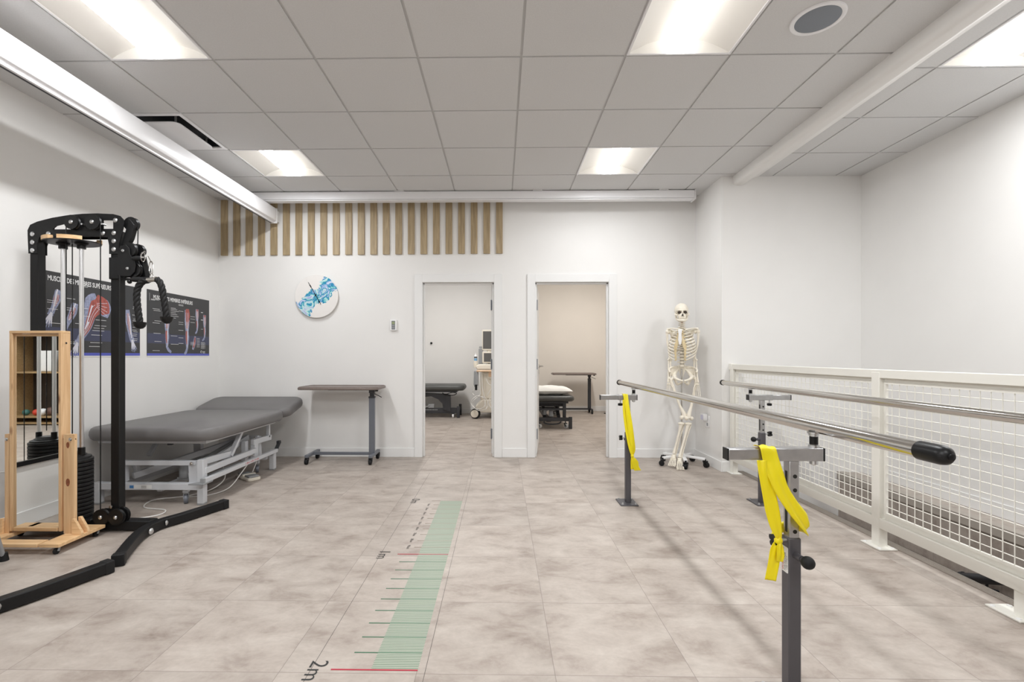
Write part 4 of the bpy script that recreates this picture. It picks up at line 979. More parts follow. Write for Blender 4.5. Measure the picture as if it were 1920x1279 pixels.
# lift linkage: end frames, parallel arms, struts
for yy, z0 in ((3.62, .30), (4.55, .335)):
    bars('cross_bar', [((-2.97, yy, z0 + .012), (-2.34, yy, z0 + .012), .035, .036)], mm='wmetal')
    for xx in (-2.935, -2.365):
        bars('lift_bracket', [((xx, yy + .02, .16), (xx, yy + .01, z0 + .02), .05, .07, (1, 0, 0))])
        b = MB(); b.lathe([(.012, 0), (.012, .006), (.004, .010)], (xx - .0, yy - .028, z0 + .012), (0, -1, 0), 10); obj('pivot_bolt', b, 'steelbar', t)
bars('lift_arm', [((-2.90, 3.70, .19), (-2.52, 4.5, .33), .03, .05)]); bars('lift_arm', [((-2.42, 3.66, .20), (-2.42, 4.5, .36), .03, .05)])
bars('lift_arm', [((-2.31, 3.66, .315), (-2.31, 4.02, .30), .026, .05)])
bars('strut', [((-2.30, 4.0, .285), (-2.30, 4.18, .475), .028, .035, (1, 0, 0))]); bars('strut', [((-3.0, 4.0, .285), (-3.0, 4.18, .475), .028, .035, (1, 0, 0))])
bars('strut', [((-2.30, 4.66, .33), (-2.30, 4.66, .475), .028, .03, (1, 0, 0))]); bars('strut', [((-2.90, 3.75, .20), (-2.86, 3.66, .31), .035, .03, (1, 0, 0))])
bars('upper_arm', [((-2.3, 4.36, .335), (-2.3, 4.70, .325), .03, .05)]); bars('end_post', [((-2.30, 4.40, .17), (-2.30, 4.40, .36), .04, .07, (0, 1, 0))]); bars('end_post', [((-2.36, 4.34, .17), (-2.36, 4.34, .35), .04, .05, (0, 1, 0))])
m = MB(); m.lathe([(.05, 0), (.05, .11), (.045, .118), (.02, .12)], (-2.53, 3.78, .165), n=24); m.box(-2.585, -2.475, 3.75, 3.83, .145, .165); obj('lift_motor', m, 'greyp', t)
m = MB(); m.cyl((-2.53, 3.90, .24), (-2.50, 4.45, .33), .022, n=14); obj('actuator_rod', m, 'greyp', t)
m = MB(); m.box(-2.43, -2.36, 3.70, 3.78, .11, .2); obj('control_box', m, 'greyp', t, bevel=.004)
# foot bar along the side, with worn red lettering strokes on it
o = bars('foot_bar', [((-2.235, 3.53, .195), (-2.235, 4.70, .195), .028, .034)])
l = MB()
for k in range(11):
    y = 4.10 + .021 * k; l.box(-2.2212, -2.2206, y, y + .004, .186, .204)
    if k % 3: l.box(-2.2212, -2.2206, y, y + .014, .2005 if k % 2 else .1935, .204 if k % 2 else .197)
    if k % 4 == 1: l.box(-2.2212, -2.2206, y + .011, y + .015, .186, .204)
obj('red_lettering', l, 'red', o, smooth=0)
bars('foot_bar_inner', [((-2.27, 3.60, .255), (-2.27, 4.36, .262), .026, .045)])
m = MB(); m.prism([(-2.33, 3.50), (-2.215, 3.50), (-2.215, 3.62), (-2.25, 3.60), (-2.30, 3.54)], (0, 0, .17), (1, 0, 0), (0, 1, 0), (0, 0, .012)); m.box(-2.25, -2.219, 3.515, 3.535, .176, .215); obj('foot_bar_end', m, 'greyp', t, bevel=.002)
m = MB(); m.bar((-2.245, 4.70, .19), (-2.235, 4.76, .27), .035, .012, up=(0, 1, .6)); m.box(-2.255, -2.225, 4.735, 4.775, .25, .28); obj('brake_bracket', m, 'dmetal', t, bevel=.002)
m = MB(); m.box(-3.0, -2.98, 3.66, 3.69, .40, .465); m.box(-2.60, -2.57, 3.66, 3.69, .44, .47); obj('stop_block', m, 'dmetal', t)

# foot switch and its cables
t = thing('foot_switch', 'cream foot switch with grey pedals on the floor under the treatment table', 'foot switch', (-2.30, 4.40, 0))
M = Matrix.Translation((-2.335, 4.36, 0)) @ Matrix.Rotation(math.radians(-38), 4, 'Z')
m = MB(); m.prism(rrect(-.13, .13, -.06, .06, .03), (0, 0, 0), (1, 0, 0), (0, 1, 0), (0, 0, .028)); m.xf(M); obj('housing', m, 'cream', t, bevel=.006)
for s in (-1, 1):
    m = MB(); m.prism([(s * .02, -.045), (s * .115, -.045), (s * .115, .045), (s * .02, .045)], (0, 0, .029), (1, 0, 0), (0, 1, 0), (0, 0, .014)); m.xf(M); obj('pedal', m, 'greyp', t, bevel=.004)
m = MB(); m.box(-.016, .016, -.058, .058, .028, .045); m.xf(M); obj('divider', m, 'cream', t, bevel=.004)
m = MB(); m.tube(smooth_path([(-2.33, 4.42, .045), (-2.30, 4.44, .16), (-2.29, 4.34, .222), (-2.31, 4.28, .21)], 8), .004, 6); obj('switch_cable', m, 'cable', t)
m = MB(); m.tube(smooth_path([(-2.42, 4.10, .17), (-2.36, 4.02, .09), (-2.40, 3.92, .03), (-2.52, 3.80, .0055), (-2.72, 3.68, .0055), (-2.66, 3.50, .0055), (-2.46, 3.44, .0055), (-2.44, 3.32, .0055), (-2.62, 3.22, .0055), (-2.80, 3.18, .0055)], 8), .005, 6)
o = obj('power_cable', m, 'cable'); tag(o, 'white power cable looping over the floor below the treatment table to the cable tower', 'cable')
m = MB(); m.tube(smooth_path([(-2.24, 4.16, .176), (-2.25, 4.08, .12), (-2.28, 3.95, .03), (-2.36, 3.84, .0045), (-2.46, 3.78, .0045), (-2.60, 3.76, .0045)], 8), .004, 6)
o = obj('motor_cable', m, 'cable'); tag(o, 'thin white cable dropping from the red-lettered foot bar to the floor', 'cable')

# ---------------------------------------------------------------- over-bed tables
def overbed(label, cx, cy, s, postm, zt, topm='laminate'):
    # s: x direction of the post side
    t = thing('overbed_table', label, 'overbed table', (cx, cy, 0), 'over-bed tables')
    L = .425; D = .20
    m = MB(); m.prism(rrect(cx - L, cx + L, cy - D, cy + D, .05, 4), (0, 0, zt - .026), (1, 0, 0), (0, 1, 0), (0, 0, .026)); tp = obj('table_top', m, topm, t, bevel=.006)
    m = MB()
    rr = rrect(cx - L + .012, cx + L - .012, cy - D + .012, cy + D - .012, .042, 4)
    m.tube([(a, b, zt + .001) for a, b in rr], .005, 6, closed=True); obj('rim', m, topm, tp)
    m = MB(); m.box(cx + s * .10 - .25, cx + s * .10 + .25, cy - .03, cy + .03, zt - .04, zt - .026); obj('top_bracket', m, 'dmetal', tp)
    px = cx + s * .315
    m = MB(); m.box(px - .030, px + .030, cy - .02, cy + .02, .085, zt - .115); obj('post', m, postm, t, bevel=.003)
    m = MB(); m.box(px - .033, px + .033, cy - .023, cy + .023, zt - .125, zt - .105); m.box(px - .022, px + .022, cy - .014, cy + .014, zt - .105, zt - .07); m.box(px - .03, px + .03, cy - .02, cy + .02, zt - .07, zt - .04); obj('post_collar', m, 'dmetal', t, bevel=.002)
    m = MB(); m.tube([(px + s * .03, cy - .02, zt - .075), (px + s * .09, cy - .04, zt - .10), (px + s * .115, cy - .05, zt - .112)], .004, 6); m.cyl((px + s * .06, cy - .10, zt - .035), (px + s * .09, cy - .10, zt - .035), .011, n=10); obj('lever', m, 'blackp', t)
    xa, xb = px + s * .025, cx - s * .33
    m = MB(); m.bar((xa, cy, .085), (xb, cy, .085), .03, .03, up=(0, 0, 1)); obj('base_bar', m, postm, t, bevel=.003)
    for xx in (xa, xb):
        m = MB(); m.bar((xx, cy - .17, .083), (xx, cy + .17, .083), .035, .03); f = obj('foot_bar', m, postm, t, bevel=.004)
        for yy in (cy - .15, cy + .15): caster(t, 'caster', xx, yy, .075, r=.027, w=.03, forkm='blackp')
    return t
overbed('overbed table on a slate grey post between the treatment table and left doorway', -1.70, 5.09, 1, 'slate', .806)
overbed('overbed table with a charcoal post in the right room, behind the pillow', 1.44, 9.42, 1, 'dmetal', .79)
# ---------------------------------------------------------------- left room: couch, ultrasound cart
t = thing('treatment_couch', 'black treatment couch in the room behind the left doorway', 'treatment couch', (-1.6, 8.87, 0), 'couches in the back rooms')
cushion('mattress', t, -2.6, -.655, 8.58, 9.18, .50, .605, .12, 'bvinyl', puff=.03)
def bars2(name, segs, parent, mm='dmetal', bev=.003): return bars(name, segs, parent, mm, bev)
bars2('upper_frame', [((-2.5, 8.64, .485), (-.80, 8.64, .485), .03, .03), ((-2.5, 9.1, .485), (-.80, 9.1, .485), .03, .03), ((-.81, 8.64, .485), (-.81, 9.1, .485), .03, .03)], t)
m = MB(); m.prism([(-1.5, .42), (-1.42, .46), (-1.0, .44), (-.93, .42), (-.93, .14), (-1.05, .14), (-1.07, .26), (-1.15, .34), (-1.27, .39), (-1.5, .37)], (0, 8.68, 0), (1, 0, 0), (0, 0, 1), (0, .05, 0)); obj('lift_frame', m, 'dmetal', t, bevel=.003)
bars2('end_post', [((-.955, 8.7, .12), (-.955, 8.7, .42), .05, .08, (1, 0, 0))], t)
bars2('base_rail', [((-2.5, 8.72, .13), (-.80, 8.72, .13), .05, .10), ((-2.5, 9.08, .10), (-.80, 9.08, .10), .05, .06)], t)
bars2('base_beam', [((-.80, 8.66, .12), (-.80, 9.12, .12), .05, .06)], t)
for yy in (8.67, 9.11):
    o = bars2('leg', [((-.775, yy, .0), (-.775, yy, .21), .05, .05, (0, 1, 0))], t); caster(t, 'caster', -.87, yy + .01, .10, r=.035, w=.03, wheelm='white', rim='greyp', forkm='dmetal')
m = MB(); m.tube(smooth_path([(-1.06, 8.62, .46), (-1.0, 8.60, .44), (-.88, 8.6, .47), (-.80, 8.6, .455), (-.86, 8.6, .42), (-1.0, 8.6, .42), (-1.06, 8.62, .46)], 5), .007, 6); obj('handle', m, 'blackp', t)
m = MB(); m.box(-1.33, -1.22, 8.68, 8.74, .18, .25); m.tube(smooth_path([(-1.5, 8.68, .20), (-1.42, 8.67, .23), (-1.36, 8.68, .20), (-1.30, 8.68, .23)], 5), .012, 6); obj('lift_motor', m, 'greyp', t, bevel=.004)
m = MB()
for k in range(9): m.box(-1.42 + .03 * k, -1.40 + .03 * k, 8.693, 8.6945, .135, .155)
obj('rail_lettering', m, 'greyp', t, smooth=0)

t = thing('ultrasound_cart', 'cream ultrasound cart with two screens and hanging cables, in the left doorway', 'ultrasound machine', (-.22, 8.75, 0))
m = MB(); m.prism([(-.44, .10), (-.02, .10), (-.02, .30), (-.08, .34), (-.34, .34), (-.46, .22)], (0, 8.60, 0), (1, 0, 0), (0, 0, 1), (0, .42, 0)); obj('base', m, 'cream', t, bevel=.02)
m = MB(); m.box(-.37, .03, 8.64, 9.0, .33, .84); obj('cabinet', m, 'cream', t, bevel=.02)
m = MB(); m.box(-.31, .0, 8.625, 8.642, .36, .82); m.box(-.24, -.02, 8.60, 8.63, .72, .83); obj('cabinet_front', m, 'cream', t, bevel=.006)
m = MB(); m.box(-.22, -.06, 8.585, 8.61, .755, .84); obj('drawer', m, 'beige', t, bevel=.004)
for xx in (-.455, .03):
    for yy in (8.58, 9.0):
        if xx < -.4 and yy < 8.8: continue
        m = MB(); m.lathe([(.03, 0), (.078, 0), (.085, .012), (.085, .035), (.078, .047), (.03, .047)], (xx - .024, yy, .085), (1, 0, 0), 28); w_ = obj('wheel', m, 'rubber', t)
        m = MB(); m.lathe([(.058, -.004), (.06, -.001)], (xx - .024, yy, .085), (1, 0, 0), 24); obj('wheel_cover', m, 'greyp', w_)
# the front wheel faces the door
m = MB(); m.lathe([(.03, 0), (.085, 0), (.092, .012), (.092, .035), (.085, .045)], (-.455, 8.53, .092), (0, 1, 0), 28); w_ = obj('wheel', m, 'rubber', t)
m = MB(); m.lathe([(.001, -.006), (.066, -.005), (.07, 0)], (-.47, 8.53, .092), (0, 1, 0), 28); obj('wheel_cover', m, 'cream', w_)
m = MB(); m.prism([(-.42, .885), (.06, .885), (.08, .93), (.06, .985), (-.38, .985), (-.44, .965), (-.45, .93)], (0, 8.50, 0), (1, 0, 0), (0, 0, 1), (0, .40, 0)); kd = obj('control_deck', m, 'cream', t, bevel=.018)
m = MB()
for a in range(7):
    for b in range(3): m.box(-.27 + .045 * a, -.245 + .045 * a, 8.54 + .05 * b, 8.57 + .05 * b, .985, .991)
m.lathe([(.022, 0), (.02, .012), (.001, .02)], (-.12, 8.53, .985), n=14); obj('keys', m, 'greyp', kd)
m = MB(); m.tube(smooth_path([(-.41, 8.52, .86), (-.40, 8.47, .865), (-.2, 8.45, .865), (.05, 8.47, .865)], 6), .018, 8); obj('front_handle', m, 'beige', t)
m = MB(); m.box(-.34, -.05, 8.78, 8.86, 1.0, 1.215); lo = obj('lower_screen', m, 'cream', t, bevel=.012)
m = MB(); m.box(-.31, -.085, 8.776, 8.781, 1.025, 1.185); obj('screen_glass', m, 'screen', lo)
m = MB(); m.box(-.345, -.10, 8.80, 8.86, 1.235, 1.62); mo = obj('monitor', m, 'cream', t, bevel=.012)
m = MB(); m.box(-.328, -.118, 8.796, 8.801, 1.265, 1.59); obj('screen_glass', m, 'screen', mo)
m = MB(); m.cyl((-.22, 8.84, 1.19), (-.22, 8.84, 1.26), .03, n=12); m.cyl((-.22, 8.9, .98), (-.22, 8.88, 1.3), .035, n=12); obj('monitor_arm', m, 'cream', t)
mo_shift = None
m = MB(); m.box(-.41, -.33, 8.82, 8.90, .985, 1.27); m.box(-.40, -.34, 8.80, 8.82, 1.28, 1.31); obj('printer', m, 'greyp', t, bevel=.01)
m = MB(); m.lathe([(.035, 0), (.04, .05), (.04, .12)], (-.455, 8.62, .925), n=14); obj('bottle_holder', m, 'cream', t)
m = MB(); m.box(-.475, -.40, 8.50, 8.53, .60, .86); m.tube([(-.47, 8.50, .86), (-.475, 8.50, .62), (-.46, 8.50, .58)], .012, 6); obj('side_pouch', m, 'greyp', t, bevel=.01)
m = MB(); m.cyl((-.44, 8.50, .52), (-.44, 8.50, .62), .022, n=10); m.cyl((-.05, 8.5, .33), (.02, 8.5, .33), .02, n=10); obj('probe', m, 'blackp', t)
def loop(c, r, n=16, wob=.1):
    return [(c[0] + r * math.cos(a * 2 * PI / n) * (1 + wob * math.sin(a)), c[1] + .02 * math.sin(a * 1.7), c[2] + r * math.sin(a * 2 * PI / n)) for a in range(n)]
for pts, cl in ((loop((-.40, 8.47, .30), .12), True), (loop((-.36, 8.48, .28), .13), True), (loop((-.43, 8.5, .48), .07), True), (loop((-.05, 8.47, .32), .12), True), (loop((-.07, 8.49, .30), .14), True),
                (smooth_path([(-.34, 8.5, .85), (-.33, 8.48, .6), (-.29, 8.47, .4), (-.26, 8.48, .2)], 6), False), (smooth_path([(-.05, 8.5, .86), (-.10, 8.48, .65), (-.20, 8.47, .5), (-.24, 8.48, .42)], 6), False), (smooth_path([(-.40, 8.5, .85), (-.37, 8.48, .7), (-.36, 8.47, .45)], 6), False),
                (smooth_path([(-.26, 8.5, .72), (-.2, 8.48, .62), (-.1, 8.48, .63), (-.06, 8.5, .74)], 6), False)):
    m = MB(); m.tube(pts, .0065, 6, closed=cl); obj('probe_cable', m, 'cable', t)
m = MB(); m.lathe([(.02, 0), (.028, .004), (.028, .13), (.02, .15), (.010, .158), (.008, .19)], (-.455, 8.62, 1.0), n=16); m.mat(1).lathe([(.0285, .03), (.0285, .09)], (-.455, 8.62, 1.0), n=16); m.mat(2).lathe([(.0287, .095), (.0287, .12)], (-.455, 8.62, 1.0), n=16)
o = obj('gel_bottle', m, ['white', 'gelb', 'slot']); tag(o, 'blue and white gel bottle in the holder on the side of the ultrasound cart', 'bottle')
t = thing('coat_hook', 'tiny dark coat hook on the far wall of the left room', 'hook', (-1.36, 9.33, 1.33))
m = MB(); m.lathe([(.022, 0), (.022, .012), (.012, .03), (.016, .04)], (-1.365, 9.33, 1.385), (0, -1, 0), 14); obj('knob', m, 'blackp', t)
m = MB(); m.box(-1.372, -1.358, 9.322, 9.33, 1.335, 1.38); obj('tab', m, 'white', t)

# ---------------------------------------------------------------- right room: couch with a pillow
t = thing('treatment_couch', 'black treatment couch carrying a white pillow, in the right doorway', 'treatment couch', (.78, 8.2, 0), 'couches in the back rooms')
cushion('mattress', t, .40, 1.155, 7.36, 9.15, .425, .512, .10, 'bvinyl', puff=.03)
for xx in (.60, 1.0): bars2('upper_rail', [((xx, 7.45, .40), (xx, 9.0, .40), .04, .03)], t)
bars2('upper_cross_bar', [((.56, 7.46, .405), (1.06, 7.46, .405), .04, .03)], t); bars2('cross_bar', [((.56, 7.48, .295), (1.02, 7.48, .295), .035, .03)], t)
for xx in (.57, 1.0): bars2('end_post', [((xx, 7.47, .14), (xx, 7.47, .41), .05, .045, (0, 1, 0))], t)
bars2('lift_arm', [((.70, 7.6, .16), (.72, 8.3, .38), .05, .05)], t); bars2('lift_arm', [((.93, 7.6, .16), (.93, 8.3, .38), .05, .05)], t)
bars2('inner_tray', [((.60, 7.7, .35), (1.0, 7.7, .35), .2, .05)], t)
m = MB(); m.cyl((.80, 7.52, .17), (.80, 7.56, .29), .035, n=14); m.cyl((.70, 7.55, .2), (.70, 7.55, .28), .03, n=12); m.box(.68, .74, 7.5, 7.55, .26, .285); obj('lift_motor', m, 'greyp', t)
bars2('base_beam', [((.36, 7.42, .145), (1.09, 7.42, .145), .055, .055)], t); bars2('base_beam', [((.36, 8.98, .145), (1.09, 8.98, .145), .055, .055)], t); bars2('base_rail', [((.75, 7.42, .13), (.75, 8.98, .13), .07, .05)], t)
for yy in (7.40, 9.0):
    bars2('leg', [((1.085, yy, .0), (1.085, yy, .185), .05, .05, (0, 1, 0))], t); bars2('leg', [((.35, yy, .0), (.35, yy, .185), .05, .05, (0, 1, 0))], t)
    for xx in (.60, 1.015): caster(t, 'caster', xx, yy + .05, .12, r=.036, w=.035, wheelm='white', rim='greyp', forkm='dmetal', ang=.7)
m = MB(); m.tube(smooth_path([(.67, 7.40, .11), (.70, 7.38, .085), (.80, 7.37, .075), (.90, 7.38, .085), (.94, 7.40, .11)], 6), .012, 8); obj('foot_loop', m, 'dmetal', t)
def pil(p):
    return p
m = MB()
def pf(u, v):
    a = 2 * u - 1; b = 2 * v - 1
    return a, b
def pillow_surf(sgn):
    def f(u, v):
        a, b = 2 * u - 1, 2 * v - 1
        h = (max(0, 1 - abs(a) ** 2.6) ** .55) * (max(0, 1 - abs(b) ** 2.6) ** .55)
        px = a * (1 - .05 * (1 - abs(b))) * .36; py = b * (1 - .06 * (1 - abs(a))) * .24
        wr = .006 * math.sin(9 * a + 4 * b) * h + .004 * math.sin(17 * b - 6 * a) * h
        return (.775 + px, 7.66 + py, .583 + sgn * .072 * h + wr * sgn)
    return f
m.grid(pillow_surf(1), 28, 20)
k = len(m.v); m2 = MB(); m2.grid(pillow_surf(-1), 28, 20); m.add(m2.v, [tuple(reversed(f)) for f in m2.f])
o = obj('pillow', m, 'pillow', smooth=80); tag(o, 'white cotton pillow lying on the black couch in the right doorway', 'pillow')
t = thing('dark_item', 'dark narrow bag-like item standing on the floor at the right jamb of the right doorway', 'bag', (2.30, 9.5, 0))  # unidentified dark item at the jamb, given the shape of a bag
m = MB(); m.prism([(2.19, 0), (2.34, 0), (2.34, .30), (2.24, .34), (2.20, .30)], (0, 9.5, 0), (1, 0, 0), (0, 0, 1), (0, .2, 0)); obj('body', m, 'dmetal', t, bevel=.01)
m = MB(); m.tube(smooth_path([(2.2, 9.48, .01), (2.10, 9.42, .006), (2.03, 9.36, .006), (2.08, 9.30, .006), (2.2, 9.3, .006)], 5), .006, 6); obj('strap', m, 'blackp', t)
t.name = 'bag_like_item'; ORG['bag_like_item'] = V((2.30, 9.5, 0))
# ---------------------------------------------------------------- skeleton on a rolling stand
t = thing('anatomical_skeleton', 'life-size ivory anatomical skeleton on a white rolling stand, before the back wall', 'skeleton', (1.90, 5.0, 0))
SXc, SYc = 1.895, 4.97
YAW = math.radians(-14)
RM2 = Matrix.Translation((SXc - .012, SYc, 0)) @ Matrix.Rotation(math.radians(-30), 4, 'Z')
RM = Matrix.Translation((SXc, SYc, 0)) @ Matrix.Rotation(YAW, 4, 'Z')
def sk(name, m, mats='bone', parent=t, smooth=60, **k):
    return obj(name, m.xf(RM2 if name in ('rib', 'costal_cartilage', 'sternum') else RM), mats, parent, smooth=smooth, **k)
def world_sk(name, m, mats='bone', parent=t, smooth=60, **k):
    return obj(name, m, mats, parent, smooth=smooth, **k)
def bone(m, pts, rs, n=10): m.tube(smooth_path(pts, 5), [r for i in range(len(rs) - 1) for r in [rs[i] + (rs[i + 1] - rs[i]) * k / 5 for k in range(5)]] + [rs[-1]], n); return m
# local frame: x to the viewer's right, -y towards the viewer
def cranium(p):
    # flatten the temples, carry the face down and narrow it
    z = p.z - 1.60; f = 1.0
    if z < 0: f = 1 + .9 * z / .09 * .28
    if p.y > 0: p.y *= 1.05
    return V((p.x * max(.6, f), p.y, p.z))
hx = -.012
m = MB(); m.sphere((hx, .018, 1.612), (.069, .090, .074), 28, 18, cranium)
bone(m, [(hx - .062, -.01, 1.578), (hx - .066, -.045, 1.563), (hx - .048, -.068, 1.556)], [.007, .008, .009]); bone(m, [(hx + .062, -.01, 1.578), (hx + .066, -.045, 1.563), (hx + .048, -.068, 1.556)], [.007, .008, .009])
m.sphere((hx, -.042, 1.545), (.042, .045, .045), 18, 12)                       # maxilla
bone(m, [(hx - .052, -.058, 1.602), (hx - .028, -.077, 1.606), (hx, -.080, 1.602), (hx + .028, -.077, 1.606), (hx + .052, -.058, 1.602)], [.007, .008, .007, .008, .007])   # brow
bone(m, [(hx, -.078, 1.600), (hx, -.090, 1.580), (hx, -.086, 1.572)], [.007, .0055, .003])
sku = sk('skull', m)
for s in (-1, 1):
    m = MB(); m.sphere((hx + s * .029, -.0655, 1.583), (.0175, .014, .0145), 16, 10); sk('eye_socket', m, 'socket', sku)
m = MB(); m.prism([(hx - .010, 1.543), (hx + .010, 1.543), (hx + .006, 1.562), (hx, 1.569), (hx - .006, 1.562)], (0, -.091, 0), (1, 0, 0), (0, 0, 1), (0, .012, 0)); sk('nasal_cavity', m, 'socket', sku)
m = MB()
for k in range(9): 
    a = math.radians(-60 + 15 * k); m.box(hx + .034 * math.sin(a) - .0035, hx + .034 * math.sin(a) + .0035, -.046 - .042 * math.cos(a) - .004, -.046 - .042 * math.cos(a) + .004, 1.518, 1.529)
sk('upper_teeth', m, 'bone', sku, smooth=0)
m = MB(); J = [(hx - .055, .0, 1.565), (hx - .052, -.012, 1.528), (hx - .036, -.055, 1.505), (hx, -.082, 1.499), (hx + .036, -.055, 1.505), (hx + .052, -.012, 1.528), (hx + .055, .0, 1.565)]
bone(m, J, [.008, .010, .012, .0135, .012, .010, .008]); jw = sk('jaw', m)
m = MB()
for k in range(9):
    a = math.radians(-58 + 14.5 * k); m.box(hx + .032 * math.sin(a) - .0035, hx + .032 * math.sin(a) + .0035, -.044 - .040 * math.cos(a) - .003, -.044 - .040 * math.cos(a) + .003, 1.507, 1.517)
sk('lower_teeth', m, 'bone', jw, smooth=0)
# spine: vertebra bodies and discs
def spx(z): return -.004 + .0 * z, .02 + .02 * math.sin((z - 1.0) * 5.2)
zs = [1.055 + .0335 * k for k in range(5)] + [1.225 + .0225 * k for k in range(12)] + [1.497 - .0 + (-.0) ] 
z = 1.02; k = 0
while z < 1.535:
    h = .034 if z < 1.19 else .0235 if z < 1.43 else .0185
    r = .0235 if z < 1.19 else .0185 if z < 1.43 else .0135
    x_, y_ = spx(z); m = MB()
    m.lathe([(r * .9, 0), (r, .003), (r * .86, h * .4), (r, h * .72), (r * .9, h * .78)], (x_, y_, z), n=16)
    m.tube([(x_, y_ + r, z + h * .4), (x_, y_ + r + .028, z + h * .1)], [.008, .004], 6)
    for s in (-1, 1): m.tube([(x_ + s * r * .7, y_ + r * .6, z + h * .4), (x_ + s * (r + .018), y_ + r, z + h * .45)], [.007, .005], 6)
    vb = sk('vertebra', m)
    d = MB(); d.lathe([(r * .86, h * .78), (r * .88, h)], (x_, y_, z), n=14); sk('disc', d, 'disc' if z < 1.43 else 'artery' if k % 2 else 'disc', vb)
    z += h; k += 1
# ribs, sternum and costal cartilage
RIB = [(1.425, .050, .045), (1.405, .078, .065), (1.383, .097, .078), (1.36, .110, .088), (1.336, .120, .095), (1.312, .127, .099), (1.288, .131, .10), (1.264, .133, .099), (1.240, .131, .096), (1.218, .127, .09)]
for i, (rz, a, b) in enumerate(RIB):
    drop = .035 + .010 * i
    for s in (-1, 1):
        pts = []
        for q in range(9):
            th = math.radians(100 - 165 * q / 8)
            pts.append((s * a * math.cos(th) if q else s * .022, .045 - .02 + b * math.sin(th) * .95 - .012, rz - drop * (q / 8) ** 1.2))
        m = MB(); m.tube(smooth_path(pts, 3), .0066, 6, flat=1.25); sk('rib', m)
        e = pts[-1]
        if i < 7:
            m = MB(); m.tube(smooth_path([e, (e[0] * .72, e[1] - .016, e[2] - .006 + .008 * max(i - 3, 0)), (s * .020, -.083, 1.395 - .019 * i)], 4), .0076, 6, flat=1.2); sk('costal_cartilage', m, 'cart')
        elif i < 10:
            m = MB(); m.tube(smooth_path([e, (e[0] * .80, e[1] - .010, e[2] + .012), (s * (.030 + .008 * (i - 6)), -.080, 1.285 - .022 * (i - 7))], 4), .0076, 6, flat=1.2); sk('costal_cartilage', m, 'cart')
for i, (rz, a) in enumerate(((1.196, .105), (1.172, .080))):
    for s in (-1, 1):
        m = MB(); m.tube(smooth_path([(s * .022, .04, rz), (s * a * .7, .085, rz - .02), (s * a, .06, rz - .04)], 4), [.0055] * 8 + [.003], 6); sk('rib', m)
m = MB(); m.prism([(-.022, 1.405), (.022, 1.405), (.017, 1.375), (.015, 1.36), (.019, 1.30), (.012, 1.262), (0, 1.245), (-.012, 1.262), (-.019, 1.30), (-.015, 1.36), (-.017, 1.375)], (0, -.096, 0), (1, 0, 0), (0, 0, 1), (0, .014, 0)); sk('sternum', m, 'white', smooth=30, bevel=.003)
for s in (-1, 1):
    m = MB(); bone(m, [(s * .018, -.075, 1.402), (s * .06, -.078, 1.412), (s * .105, -.035, 1.420), (s * .140, -.015, 1.418)], [.010, .0075, .007, .009]); sk('clavicle', m)
    m = MB(); m.prism([(s * .06, 1.405), (s * .125, 1.415), (s * .118, 1.37), (s * .088, 1.27), (s * .055, 1.36)], (0, .085, 0), (1, 0, 0), (0, 0, 1), (0, .006, 0)); bone(m, [(s * .06, .095, 1.39), (s * .11, .075, 1.408), (s * .148, .01, 1.418)], [.006, .008, .010]); m.sphere((s * .128, .03, 1.385), (.016, .018, .02), 10, 8); sk('scapula', m, smooth=40)
    # arm
    ex = s * (.128 if s < 0 else .122); m = MB(); m.sphere((s * .150, .008, 1.388), .0205, 12, 8); bone(m, [(s * .153, .010, 1.375), (s * .148, .012, 1.27), (ex, .015, 1.15), (ex, .012, 1.10)], [.0135, .0098, .0098, .015]); m.sphere((ex + .012, .012, 1.092), .013, 8, 6); m.sphere((ex - .012, .012, 1.092), .013, 8, 6); sk('humerus', m)
    wx, wy, wz = s * .138, -.02, .862
    m = MB(); bone(m, [(ex + s * .010, .012, 1.08), (ex + s * .014, -.004, .98), (wx + s * .008, wy, wz)], [.009, .0062, .009]); bone(m, [(ex - s * .008, .018, 1.095), (ex - s * .010, .006, .98), (wx - s * .012, wy, wz)], [.010, .0065, .006]); sk('forearm_bones', m)
    m = MB()
    for a_ in range(3):
        for b_ in range(2): m.sphere((wx + (a_ - 1) * .012, wy - .003, wz - .012 - .011 * b_), .0075, 8, 6)
    for f in range(4):
        o0 = V((wx + (f - 1.5) * .011, wy - .004, wz - .03)); L_ = (.062, .066, .062, .056)[f]; sp = (f - 1.5) * .004
        p1 = o0 + V((sp, -.004, -L_ * .9)); p2 = p1 + V((sp * .3, -.008, -.034)); p3 = p2 + V((0, -.008, -.022)); p4 = p3 + V((0, -.008, -.015))
        for a_, b_, r_ in ((o0, p1, .0038), (p1, p2, .0036), (p2, p3, .0032), (p3, p4, .0028)):
            d = (b_ - a_); m.tube([a_ + d * .04, a_ + d * .2, a_ + d * .8, a_ + d * .96], [r_ * 1.35, r_, r_ * .9, r_ * 1.3], 6)
    o0 = V((wx - s * .020, wy - .008, wz - .022)); p1 = o0 + V((-s * .018, -.016, -.038)); p2 = p1 + V((-s * .006, -.008, -.030)); p3 = p2 + V((0, -.006, -.022))
    for a_, b_, r_ in ((o0, p1, .004), (p1, p2, .0038), (p2, p3, .003)): m.tube([a_, a_ + (b_ - a_) * .5, b_], [r_ * 1.3, r_, r_ * 1.2], 6)
    sk('hand_bones', m)
